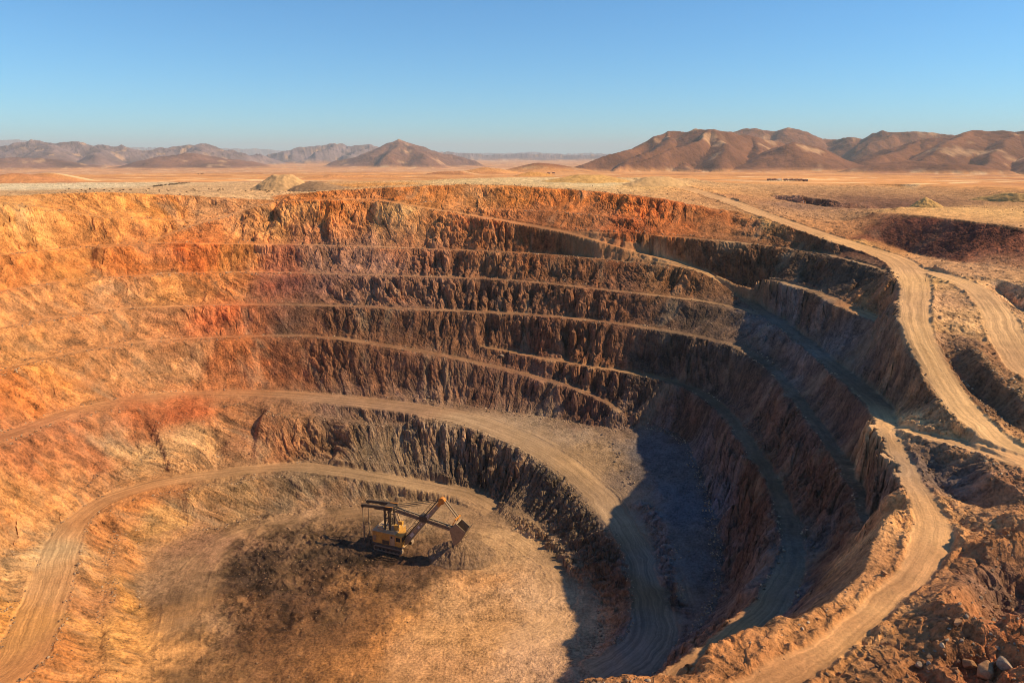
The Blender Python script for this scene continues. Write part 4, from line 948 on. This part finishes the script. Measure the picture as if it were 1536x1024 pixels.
    M = Matrix((xa, ya, za)).transposed().to_4x4(); pos = A.lerp(T, .68) + Vector((0, -.86, 0)); M.translation = pos; lt.matrix_local = M
    tip = MB().wheel(T.x + .2, 0, T.z + .35, .95, 1.1, 22, .4); tip.beam(T - d * 1.4, T + d * .5, 1.45, .9); tip.build('boom_sheave', org, root)
    # dipper handle through the saddle block
    Hs, He = Vector((-2.9, 0, 11.75)), Vector((14.5, 0, 9.4))
    hb = MB()
    for y in (-.45, .45): hb.beam(Hs + Vector((0, y, .3)), He + Vector((0, y, .3)), .3, .42).beam(Hs + Vector((0, y, -.5)), He + Vector((0, y, -.5)), .3, .42)
    n = 12
    for k in range(n):
        a, b = Hs.lerp(He, k / n), Hs.lerp(He, (k + 1) / n)
        for y in (-.45, .45): hb.beam(a + Vector((0, y, .3 if k % 2 else -.4)), b + Vector((0, y, -.4 if k % 2 else .3)), .14)
        hb.beam(a + Vector((0, -.45, .3)), a + Vector((0, .45, .3)), .14)
    hd = hb.build('dipper_handle', rst, root)
    MB().beam(Hs.lerp(He, .05) + Vector((0, 0, -.05)), Hs.lerp(He, .97) + Vector((0, 0, -.05)), .5, .5).build('rack', drk, hd)
    MB().box(4.9, 7.2, -.95, 1.0, 9.9, 11.7, .1).tube((6.0, -1.1, 10.6), (6.0, 1.1, 10.6), .6, 14).build('saddle_block', drk, root)
    # bucket
    prof = [(14.3, 9.7), (14.7, 8.1), (15.5, 5.7), (16.3, 5.7), (17.6, 7.1), (18.6, 8.7), (19.5, 10.5), (19.3, 10.6), (18.2, 8.9), (17.3, 7.6), (16.2, 6.3), (15.75, 6.3), (15.05, 8.3), (14.85, 9.6), (16.5, 11.7), (16.3, 11.95)]
    bk = MB().prism(prof, -1.5, 1.5); side = [(14.3, 9.7), (14.7, 8.1), (15.5, 5.7), (16.3, 5.7), (17.6, 7.1), (18.6, 8.7), (19.2, 9.9), (16.4, 11.9)]
    for y in (-1.62, 1.5): bk.prism(side, y, y + .12)
    bucket = bk.build('bucket', rst, root)
    rb = MB()
    for y in (-1.1, -.4, .4, 1.1): rb.beam((14.4, y, 8.9), (15.3, y, 5.85), .22, .16).beam((15.8, y, 5.62), (18.0, y, 7.55), .2, .14)
    rb.build('bucket_rib', tan, bucket)
    for y in (-1.3, -.65, 0, .65, 1.3): MB().beam((19.2, y, 10.1), (19.95, y, 11.3), .34, .3, .16, .1).build('tooth', gry, bucket)
    MB().beam((15.2, -1.45, 11.2), (16.1, -1.45, 12.9), .2).beam((15.2, 1.45, 11.2), (16.1, 1.45, 12.9), .2).beam((16.1, -1.5, 12.9), (16.1, 1.5, 12.9), .35).build('bail', org, bucket)
    for y in (-.45, .45):
        MB().tube((T.x + 1.1, y, T.z + .5), (16.1, y, 12.9), .21, 8).build('hoist_rope', rst, root)
        MB().tube((-3.4, y * 2, 12.5), (T.x - .4, y * 1.2, T.z + .5), .09, 6).tube((-3.4, y * 2, 12.1), (T.x - 1.0, y * 1.2, T.z - .2), .06, 6).build('suspension_rope', drk, root)
    return root
# ------------------------------------------------------------------ loose things on the ground
class Ground:
    """height of the finished ground at any plan point"""
    def __init__(self, P):
        self.P = P; self.r = rows_of()[:P.shape[0]]
        self.na = P.shape[1]
    def __call__(self, x, y):
        x, y = np.asarray(x, float), np.asarray(y, float)
        r = np.hypot(x, y); a = np.degrees(np.arctan2(x, y))
        fi = np.interp(r, self.r, np.arange(len(self.r))); fj = np.clip((a + 48) / 96 * (self.na - 1), 0, self.na - 1.001)
        i, j = np.clip(fi.astype(int), 0, len(self.r) - 2), fj.astype(int); u, v = fi - i, fj - j
        Z = self.P[..., 2]
        return (Z[i, j] * (1 - v) + Z[i, j + 1] * v) * (1 - u) + (Z[i + 1, j] * (1 - v) + Z[i + 1, j + 1] * v) * u
    def seen(self, u, v, far=4000):
        """point of the ground seen at a survey pixel"""
        dx, dy, dz = ray(u, v); h = math.hypot(float(dx), float(dy))
        d = 30 * 1.004 ** np.arange(0, 1300); d = d[d < far]
        x, y, z = dx / h * d, dy / h * d, CAM_H + dz / h * d
        k = np.nonzero(self(x, y) >= z)[0]
        k = k[0] if len(k) else len(d) - 1
        return float(x[k]), float(y[k]), float(self(x[k], y[k]))

def soil(name, col, var=.35, scale=.5):
    m = NT(name); geo = m.add('ShaderNodeNewGeometry'); p = geo.outputs['Position']
    a = m.noise(p, scale, 6, .65); b = m.noise(p, scale * 6, 4, .65)
    f = m.math('ADD', m.mapr(a, .3, .7, -var, var), m.mapr(b, .3, .7, -var * .7, var * .7))
    m.link(m.scalec(col, m.math('ADD', f, 1.0)), m.b.inputs['Base Color'])
    m.b.inputs['Roughness'].default_value = .95; m.b.inputs['Specular IOR Level'].default_value = .15
    bp = m.add('ShaderNodeBump'); bp.inputs['Distance'].default_value = .25 / scale * .5; bp.inputs['Strength'].default_value = .6
    m.link(m.math('ADD', m.math('MULTIPLY', a, .6), m.math('MULTIPLY', b, .4)), bp.inputs['Height']); m.link(bp.outputs[0], m.b.inputs['Normal'])
    return m.m

def heap(G, name, label, u0, u1, ubase_v, top_u, top_v, mat, depth=.8, flat=.15, rough=.12, seed=1, D=None, lump=.0, n=90, cat='mound'):
    """a tipped heap whose foot runs between pixel columns u0 and u1 and whose top is seen at (top_u, top_v)"""
    if D:
        x0, y0, _ = sky_at(u0, ubase_v, D); x1, y1, _ = sky_at(u1, ubase_v, D)
    else:
        x0, y0, _ = G.seen(u0, ubase_v); x1, y1, _ = G.seen(u1, ubase_v)
    cx, cy = (x0 + x1) / 2, (y0 + y1) / 2
    a = math.hypot(x1 - x0, y1 - y0) / 2; b = a * depth
    dx, dy = cx / math.hypot(cx, cy), cy / math.hypot(cx, cy)
    cx += dx * b * .55; cy += dy * b * .55
    tx, ty, tz = sky_at(top_u, top_v, math.hypot(cx, cy))
    off = max(-.7, min(.7, ((tx - cx) * (x1 - x0) + (ty - cy) * (y1 - y0)) / (2 * a) / a))
    gz = float(G(cx, cy)); H = max(tz - gz, .6)
    ex = Vector(((x1 - x0) / (2 * a), (y1 - y0) / (2 * a))); ey = Vector((-ex.y, ex.x))
    g = np.linspace(-1.12, 1.12, n); p, q = np.meshgrid(g, g)
    pp = p - off * np.maximum(0, 1 - np.hypot(p, q)) 
    wob = 1 + .16 * pn2(np.cos(np.arctan2(q, pp)) * 1.6 + seed, np.sin(np.arctan2(q, pp)) * 1.6, 200 + seed)
    rr = np.hypot(pp, q) / wob
    prof = np.clip((1.02 - rr) / (1.02 - flat), 0, 1)
    prof = np.where(prof > .93, .93 + (prof - .93) * .35, prof); prof = prof * (1 - .12 * (1 - prof))
    X = cx + (p * a) * ex.x + (q * b) * ey.x; Y = cy + (p * a) * ex.y + (q * b) * ey.y
    nz = fbm2(X / (a * .35) + seed, Y / (a * .35), 210 + seed, 5, .6) * rough * H * smooth(.0, .25, prof)
    if lump: nz = nz + (pn2(X / .8, Y / .8, 220) + pn2(X / .4, Y / .4, 221) * .6) * lump * smooth(.02, .2, prof)
    Zv = G(X, Y) * (1 - smooth(0, .5, prof)) + gz * smooth(0, .5, prof) + prof * H / .955 + nz - .25 * (1 - smooth(0, .06, prof))
    Zv = np.maximum(Zv, -1e4)
    me = bpy.data.meshes.new(name)
    loc = Vector((cx, cy, gz))
    co = np.stack([X - cx, Y - cy, Zv - gz], -1).reshape(-1, 3)
    i, j = np.meshgrid(np.arange(n - 1), np.arange(n - 1)); k = (j * n + i).ravel()
    keep = (np.hypot(p, q)[:-1, :-1].ravel() < 1.12)
    F = np.stack([k, k + 1, k + n + 1, k + n], -1)[keep]
    me.from_pydata(co.tolist(), [], F.tolist()); me.update()
    me.polygons.foreach_set('use_smooth', [True] * len(me.polygons)); me.materials.append(mat)
    o = bpy.data.objects.new(name, me); bpy.context.scene.collection.objects.link(o); o.location = loc
    return tag(o, label, cat)

def rock_mesh(seed, flat=1.0):
    rnd = np.random.default_rng(seed)
    pts = rnd.normal(size=(16, 3)); pts /= np.linalg.norm(pts, axis=1)[:, None]; pts *= rnd.uniform(.72, 1.0, (16, 1)); pts *= np.array([1.15, .9, .75 * flat])
    bm = bmesh.new(); vs = [bm.verts.new(p) for p in pts]
    r = bmesh.ops.convex_hull(bm, input=vs)
    bmesh.ops.delete(bm, geom=[g for g in r['geom_interior'] if isinstance(g, bmesh.types.BMVert)], context='VERTS')
    bmesh.ops.triangulate(bm, faces=bm.faces)
    return bm

def boulder_base(seed, mat):
    bm = rock_mesh(seed)
    bmesh.ops.bevel(bm, geom=list(bm.edges), offset=.06, segments=1, affect='EDGES')
    bmesh.ops.subdivide_edges(bm, edges=list(bm.edges), cuts=1)
    rnd = random.Random(seed)
    for v in bm.verts: v.co *= 1 + rnd.uniform(-.025, .025)
    me = bpy.data.meshes.new('boulder'); bm.to_mesh(me); bm.free(); me.materials.append(mat)
    return me

def build_loose(S, P, reg):
    G = Ground(P)
    rnd = random.Random(11); nr = np.random.default_rng(11)
    # tipped heaps
    sand = soil('tan tipped sand', (.54, .32, .15), .18); dk = soil('dark brown spoil', (.32, .19, .10)); och = soil('ochre spoil', (.52, .30, .11)); pale = soil('pale ochre spoil', (.52, .32, .15), .2); ore = soil('dark broken ore', (.20, .125, .075), .55, 1.1); orng = soil('orange spoil', (.48, .24, .08))
    heap(G, 'stockpile', 'tall tan conical stockpile with flat top on the far rim at the left', 383, 470, 284, 424, 262.5, sand, .75, .28, seed=1)
    heap(G, 'stockpile', 'low dark brown heap just right of the tall tan conical stockpile', 440, 520, 283.5, 468, 272.5, dk, .5, .15, seed=2)
    heap(G, 'stockpile', 'broad ochre heap on the pale ground behind the centre of the rim', 815, 945, 274, 885, 262.5, och, .45, .3, seed=3)
    heap(G, 'stockpile', 'long pale ochre heap beside the rim road above the far wall', 935, 1035, 279, 985, 265.5, pale, .5, .3, seed=4)
    heap(G, 'stockpile', 'small orange heap at the back of the rim near two dark trucks', 770, 832, 264.5, 800, 258, orng, .4, .3, seed=5)
    heap(G, 'stockpile', 'pointed ochre heap on the flat top of the red dump', 1362, 1418, 311, 1388, 296, och, .7, .02, seed=6)
    heap(G, 'stockpile', 'long low ochre heap beyond the red dump at the right edge', 1455, 1580, 300, 1530, 290, och, .35, .3, seed=7)
    heap(G, 'ore_heap', 'dark gravelly ore heap under the bucket of the shovel', 643, 748, 846, 690, 809, ore, .8, .10, .16, seed=8, lump=.13, n=190)
    root = build_shovel(G)
    # posts
    wood = paint('weathered wood', (.16, .11, .07), .85); white = paint('white post paint', (.72, .66, .58), .6)
    def post(u, v, vt, r, name, label, cat, mat, arm=False):
        x, y, z = G.seen(u, v); d = math.hypot(x, y)
        h = max(.8, sky_at(u, vt, d)[2] - z)
        t = empty(name, (x, y, z - .15)); tag(t, label, cat)
        MB().tube((0, 0, 0), (0, 0, h + .15), r, 8).build('shaft', mat, t)
        if arm: MB().beam((-.55, 0, h - .05), (.55, 0, h - .05), .1).build('crossarm', mat, t)
        else: MB().tube((0, 0, h + .14), (0, 0, h + .3), r * 1.5, 8).build('cap', mat, t)
    post(1388, 423, 409.5, .06, 'utility_pole', 'thin dark pole with a crossarm beside the road junction at the right', 'pole', wood, True)
    post(1205, 305.5, 301, .09, 'marker_post', 'small white marker post at the foot of the dark trench bank', 'post', white)
    # shrubs and vehicles far out on the plain
    leaf = soil('dry dark scrub', (.075, .05, .035), .4, 2.0)
    sb = []
    for s in range(3):
        bm = bmesh.new(); rr = random.Random(50 + s)
        for k in range(90):
            a, h, q = rr.uniform(0, 6.28), rr.uniform(.15, 1.0), rr.uniform(0, 1) ** .5
            c = Vector((math.cos(a) * q * .8 * (1.1 - .5 * h), math.sin(a) * q * .8 * (1.1 - .5 * h), h * .9))
            t = Vector((rr.uniform(-1, 1), rr.uniform(-1, 1), rr.uniform(-.3, 1))).normalized(); w = t.cross(Vector((rr.uniform(-1, 1), rr.uniform(-1, 1), .2))).normalized()
            bm.faces.new([bm.verts.new(c - t * .16), bm.verts.new(c + w * .08), bm.verts.new(c + t * .16), bm.verts.new(c - w * .08)])
        for k in range(5): 
            a = rr.uniform(0, 6.28); e = Vector((math.cos(a) * .5, math.sin(a) * .5, .75))
            w = Vector((-math.sin(a), math.cos(a), 0)) * .03
            bm.faces.new([bm.verts.new(-w), bm.verts.new(w), bm.verts.new(e + w * .4), bm.verts.new(e - w * .4)])
        me = bpy.data.meshes.new('shrub'); bm.to_mesh(me); bm.free(); me.materials.append(leaf); sb.append(me)
    def shrub(u, v, size, label, group):
        x, y, z = G.seen(u, v)
        o = bpy.data.objects.new('shrub', sb[rnd.randrange(3)]); bpy.context.scene.collection.objects.link(o)
        o.location = (x, y, z - .1); s = size * rnd.uniform(.8, 1.25); o.scale = (s * 1.25, s * 1.25, s); o.rotation_euler.z = rnd.uniform(0, 6.28)
        tag(o, label, 'shrub', group)
    for k in range(20):
        t = k / 19; shrub(231 + t * 52 + rnd.uniform(-.8, .8), 280.2 - 5.2 * t + rnd.uniform(-.3, .3), .8, 'dark scrub bush in the sloping row on the plain behind the left rim', 'row of dark scrub behind the left rim')
    for u, v in ((297.5, 261.8), (302.5, 261.2), (304.5, 260.8)): shrub(u, v, 2.6, 'dark bush standing alone far out on the left plain', 'lone dark bushes on the left plain')
    for k in range(46):
        u = rnd.uniform(90, 480); v = rnd.uniform(283.5, 288.5) if u < 380 else rnd.uniform(285, 289)
        shrub(u, v, .55, 'small dark bush dotted on the tan ground behind the left rim', 'small bushes dotted behind the left rim')
    body = paint('faded dark red paint', (.16, .07, .05), .6); cabm = paint('faded grey paint', (.20, .17, .15), .6); whitev = paint('dusty white paint', (.62, .52, .42), .6); tyre = paint('dusty tyre', (.05, .04, .035), .9)
    gl = paint('truck window', (.02, .025, .03), .2)
    def truck(u, v, size, heading, label, mats, group=None):
        x, y, z = G.seen(u, v)
        t = empty('truck', (x, y, z - .03), heading); t.scale = (size,) * 3; tag(t, label, 'truck', group)
        b = MB().prism([(-3.2, 1.0), (1.0, 1.0), (1.0, 2.9), (-3.5, 2.6)], -1.25, 1.25).build('dump_body', mats[0], t)
        cbn = MB().prism([(1.1, .8), (3.2, .8), (3.2, 1.7), (2.6, 2.6), (1.1, 2.6)], -1.2, 1.2).build('cab', mats[1], t)
        MB().box(2.0, 2.7, -1.23, 1.23, 1.75, 2.35, .02).build('window', gl, cbn)
        MB().box(-3.2, 3.1, -.8, .8, .55, 1.0, .03).build('chassis', tyre, t)
        for wx in (-2.4, -1.2, 2.2):
            for wy in (-1.0, 1.0): MB().wheel(wx, wy, .52, .52, .4, 14).build('wheel', tyre, t)
    row = [(1154, 271.2, 'row of dark trucks'), (1161.5, 271.0, ''), (1169.5, 271.3, 'w'), (1179, 271.4, ''), (1187.5, 271.3, ''), (1195, 271.4, ''), (1201, 271.5, ''), (1208, 272.2, '')]
    dl = {0: 'dark truck at the left end of the truck row on the plain', 7: 'dark truck at the right end of the truck row on the plain'}
    for k, (u, v, w) in enumerate(row):
        lab = 'dusty white truck among the dark trucks parked on the plain' if w == 'w' else dl.get(k, 'dark red truck parked within the row on the plain below the mountain')
        truck(u, v, .62, .15 + .1 * (k % 3), lab, (whitev, whitev) if w == 'w' else (body, cabm), 'trucks parked in a row on the plain')
    truck(823, 261.0, .95, .1, 'dark truck at the left of two behind the orange heap on the rim', (body, cabm), 'trucks behind the rim'); truck(830.5, 260.6, .95, .05, 'dark truck at the right of two behind the orange heap on the rim', (body, cabm), 'trucks behind the rim')
    # boulders
    rockm = soil('rusty boulder rock', (.36, .19, .095), .35, 1.2); rockg = soil('grey brown boulder rock', (.26, .19, .14), .35, 1.2); rockp = soil('pale boulder rock', (.46, .34, .23), .3, 1.2)
    bases = {m.name: [boulder_base(300 + 7 * k + 40 * i, m) for k in range(5)] for i, m in enumerate((rockm, rockg, rockp))}
    def boulder(u, v, px, mat, label, group=None, at_xy=None):
        x, y, z = G.seen(u, v) if at_xy is None else (at_xy[0], at_xy[1], float(G(*at_xy)))
        d = math.sqrt(x * x + y * y + (CAM_H - z) ** 2); s = px / 2 * d / FPX
        o = bpy.data.objects.new('boulder', bases[mat.name][rnd.randrange(5)]); bpy.context.scene.collection.objects.link(o)
        o.location = (x, y, z + s * .25); o.scale = (s, s * rnd.uniform(.8, 1.1), s * rnd.uniform(.85, 1.15)); o.rotation_euler = (rnd.uniform(-.4, .4), rnd.uniform(-.4, .4), rnd.uniform(0, 6.28))
        tag(o, label, 'boulder', group)
    boulder(1455, 1001, 27, rockm, 'large rusty boulder at the lower right, left of the other two big ones')
    boulder(1476, 1014, 30, rockm, 'largest rusty boulder, lowest of the three big ones at the lower right')
    boulder(1508, 1002, 25, rockg, 'large grey brown boulder at the lower right, right of the two rusty ones')
    boulder(1326, 861, 11, rockm, 'round rusty boulder on the bank between the haul road and the pit')
    boulder(1436, 940, 14, rockm, 'rusty boulder on the ridge right of the haul road bend')
    boulder(1377, 999, 13, rockg, 'grey brown boulder on the rubble below the haul road')
    boulder(1001, 870, 10, rockg, 'grey boulder alone on the shaded terrace')
    boulder(753, 537, 9, rockg, 'dark block of rock lying on the narrow bench of the far wall')
    boulder(1413, 970, 8, rockp, 'pale boulder at the foot of the rusty ridge at the lower right')
    boulder(1420, 962, 7, rockp, 'smaller pale boulder at the foot of the rusty ridge at the lower right')
    def strew(n, u0, u1, v0, v1, p0, p1, mats, label, group, ok=lambda u, v: True):
        k = 0
        for _ in range(n * 8):
            if k >= n: break
            u, v = rnd.uniform(u0, u1), rnd.uniform(v0, v1)
            if not ok(u, v): continue
            boulder(u, v, p0 * (p1 / p0) ** (rnd.random() ** 2), mats[rnd.randrange(len(mats))], label, group); k += 1
    strew(75, 1370, 1536, 890, 1024, 3, 9, (rockm, rockg), 'rusty boulder strewn over the rough ground at the lower right corner', 'boulders at the lower right corner', lambda u, v: (u - 1370) * .6 + (v - 890) > 45)
    strew(18, 1110, 1330, 855, 985, 3, 7, (rockm, rockp), 'small boulder on the rough bank between the haul road and the shaded pit', 'boulders on the haul road bank', lambda u, v: abs((v - 965) + (u - 1150) * .62) < 16)
    strew(30, 1455, 1536, 775, 890, 3, 8, (rockm, rockg), 'rusty boulder on the mounds below the branch road at the right', 'boulders on the right mounds')
    strew(36, 180, 1000, 590, 660, 2.2, 4.5, (rockp, rockg), 'small boulder at the back of the broad terrace road', 'boulders along the terrace road', lambda u, v: abs(v - np.interp(u, [180, 330, 560, 700, 860, 1000], [594, 579, 590, 608, 632, 640])) < 5)
    strew(26, 880, 990, 650, 730, 3, 6, (rockg,), 'grey boulder in the line across the terrace at the shadow edge', 'boulders across the terrace', lambda u, v: abs(u - np.interp(v, [650, 690, 730], [905, 928, 945])) < 8)
    # rubble: nobody could count it
    kinds = []
    for s in range(6):
        bm = rock_mesh(900 + s, .9); bm.verts.ensure_lookup_table(); bm.verts.index_update()
        kinds.append((np.array([v.co[:] for v in bm.verts]), np.array([[v.index for v in f.verts] for f in bm.faces]))); bm.free()
    Z = S['Z']; sy, sx = np.gradient(box_blur(Z, 1), CELL); sl = np.hypot(sx, sy)
    gx_, gy_ = np.meshgrid(X0 + np.arange(NX) * CELL, Y0 + np.arange(NY) * CELL)
    foot = ~((gx_ > 15) & (gy_ < 112)) & (sl < .5) & (box_blur((sl > .8).astype(float), 7) * nr.random((NY, NX)) ** 2 > .06) & (np.abs(S['lat']) > S['rw'] * .85)
    gx, gy = np.meshgrid(X0 + np.arange(NX) * CELL, Y0 + np.arange(NY) * CELL)
    R = np.hypot(gx, gy); ang = np.abs(np.arctan2(gx, gy)) < .82
    lumpf = spread(S, LUMPS, soft=12)[0]
    def rubble(name, w, count, s0, s1, mat):
        w = (w * ang * (R < 380) * (R > 45)).ravel().astype(float); w /= w.sum()
        pick = nr.choice(w.size, count, p=w)
        x = gx.ravel()[pick] + nr.uniform(-.4, .4, count); y = gy.ravel()[pick] + nr.uniform(-.4, .4, count)
        z = G(x, y); s = s0 * (s1 / s0) ** (nr.random(count) ** 2.2)
        V, F, base = [], [], 0
        kk = nr.integers(0, 6, count)
        for k in range(6):
            m = kk == k; n = int(m.sum()); v, f = kinds[k]
            a = nr.uniform(0, 6.28, n); c, sn = np.cos(a), np.sin(a); st_ = nr.uniform(.7, 1.3, (n, 3))
            q = v[None] * st_[:, None]; qx = q[..., 0] * c[:, None] - q[..., 1] * sn[:, None]; qy = q[..., 0] * sn[:, None] + q[..., 1] * c[:, None]
            q = np.stack([qx, qy, q[..., 2]], -1) * s[m][:, None, None] + np.stack([x[m], y[m], z[m] + s[m] * .25], -1)[:, None]
            V.append(q.reshape(-1, 3)); F.append((f[None] + (np.arange(n) * len(v))[:, None, None] + base).reshape(-1, 3)); base += n * len(v)
        V, F = np.concatenate(V), np.concatenate(F)
        me = bpy.data.meshes.new(name); me.vertices.add(len(V)); me.vertices.foreach_set('co', V.astype(np.float32).ravel())
        me.loops.add(F.size); me.loops.foreach_set('vertex_index', F.astype(np.int32).ravel())
        me.polygons.add(len(F)); me.polygons.foreach_set('loop_start', np.arange(0, F.size, 3, dtype=np.int32)); me.update(calc_edges=True)
        me.materials.append(mat); o = bpy.data.objects.new(name, me); bpy.context.scene.collection.objects.link(o); o['kind'] = 'stuff'
    near = 1 / (R + 40) ** .5
    rubble('rubble', foot * near, 9000, .07, .42, soil('pale rubble', (.40, .28, .18), .45, 2.0))
    rubble('rubble', foot * near, 9000, .07, .42, soil('dark rubble', (.20, .125, .08), .45, 2.0))
    rubble('gravel', np.clip(lumpf - .18, 0, 1.2) * (sl < .9) * (np.abs(S['lat']) > S['rw']), 14000, .07, .36, soil('brown gravel', (.20, .12, .07), .5, 2.0))
# ------------------------------------------------------------------ scene
C = bpy.context.scene
def build_setting():
    S, P, col, trk, srf, reg = build_ground()
    fr = reg[:-1, :-1]
    gm = ground_material('rock and soil'); fm = ground_material('far country', True)
    nm = {1: 'pit_floor', 2: 'pit_wall', 3: 'plateau', 4: 'pit_terrace', 0: 'plain'}
    for k in np.unique(fr):
        if k >= 200: continue
        name = nm.get(int(k), 'haul_road' if k >= 100 else 'ground')
        o = cut_mesh(name, fr == k, P, col, trk, srf, fm if k == 0 else gm, smoothf=k not in (2,))
        o['kind'] = 'structure'
    groups = {}
    for i, h in enumerate(HILLS):
        groups.setdefault(h[0], []).append(200 + i)
    for g, ids in groups.items():
        sel = np.isin(fr, ids)
        if sel.any():
            o = cut_mesh('mountain' if 'mount' in g else 'hill', sel, P, col, trk, srf, fm, smoothf=False); o['kind'] = 'structure'
    build_loose(S, P, reg)
    return S

def build_light():
    w = bpy.data.worlds.new('World'); C.world = w; w.use_nodes = True
    nt = w.node_tree; bg = nt.nodes['Background']
    sky = nt.nodes.new('ShaderNodeTexSky'); sky.sky_type = 'NISHITA'; sky.sun_disc = False
    sky.sun_elevation = math.radians(SUN_EL); sky.air_density = 1.0; sky.dust_density = .1; sky.ozone_density = 8.0; sky.altitude = 800
    # towards the sun: right (+X) and behind the camera (-Y)
    a = math.radians(-SUN_AZ); d = Vector((math.cos(a) * math.cos(math.radians(SUN_EL)), math.sin(a) * math.cos(math.radians(SUN_EL)), math.sin(math.radians(SUN_EL))))
    sky.sun_rotation = math.atan2(d.x, d.y)
    mx = nt.nodes.new('ShaderNodeMix'); mx.data_type = 'RGBA'; mx.blend_type = 'MULTIPLY'; mx.inputs[0].default_value = 1.0; mx.inputs[7].default_value = (.58, .94, 1.0, 1)
    nt.links.new(sky.outputs[0], mx.inputs[6]); nt.links.new(mx.outputs[2], bg.inputs[0]); bg.inputs[1].default_value = .106
    L = bpy.data.lights.new('sun', 'SUN'); L.energy = 5.0; L.angle = math.radians(.5); L.color = (1.0, .77, .46)
    o = bpy.data.objects.new('sun', L); C.collection.objects.link(o)
    o.rotation_euler = d.to_track_quat('Z', 'Y').to_euler(); o.location = d * 300

def build_haze():
    me = bpy.data.meshes.new('haze'); o = bpy.data.objects.new('haze', me); C.collection.objects.link(o)
    bm = bmesh.new(); bmesh.ops.create_cube(bm, size=1.0)
    bmesh.ops.scale(bm, vec=(96000, 66000, 960), verts=bm.verts); bmesh.ops.translate(bm, vec=(0, 30500, 420), verts=bm.verts)
    bm.to_mesh(me); bm.free()
    m = bpy.data.materials.new('desert haze'); m.use_nodes = True; nt = m.node_tree
    nt.nodes.remove(nt.nodes['Principled BSDF'])
    v = nt.nodes.new('ShaderNodeVolumePrincipled'); v.inputs['Color'].default_value = (.88, .95, 1.0, 1); v.inputs['Density'].default_value = HAZE
    v.inputs['Anisotropy'].default_value = 0.0
    nt.links.new(v.outputs[0], nt.nodes['Material Output'].inputs['Volume'])
    me.materials.append(m); o['kind'] = 'stuff'
HAZE = 3.6e-5

def build_camera():
    cd = bpy.data.cameras.new('camera'); o = bpy.data.objects.new('camera', cd); C.collection.objects.link(o)
    cd.sensor_width = 36.0; cd.lens = 36.0 * FPX / 1536.0; cd.clip_start = .5; cd.clip_end = 150000
    o.location = (0, 0, CAM_H); o.rotation_euler = (math.radians(90) - PITCH, 0, 0)
    C.camera = o

C.view_settings.view_transform = 'Standard'; C.view_settings.look = 'None'; C.view_settings.gamma = 1.0
C.view_settings.exposure = .45
C.render.resolution_x, C.render.resolution_y = 1024, 682
C.cycles.use_denoising = True; C.cycles.denoiser = 'OPENIMAGEDENOISE'; C.cycles.denoising_prefilter = 'ACCURATE'
C.cycles.filter_width = 1.0
SURVEY = build_setting()
build_light()
build_haze()
build_camera()
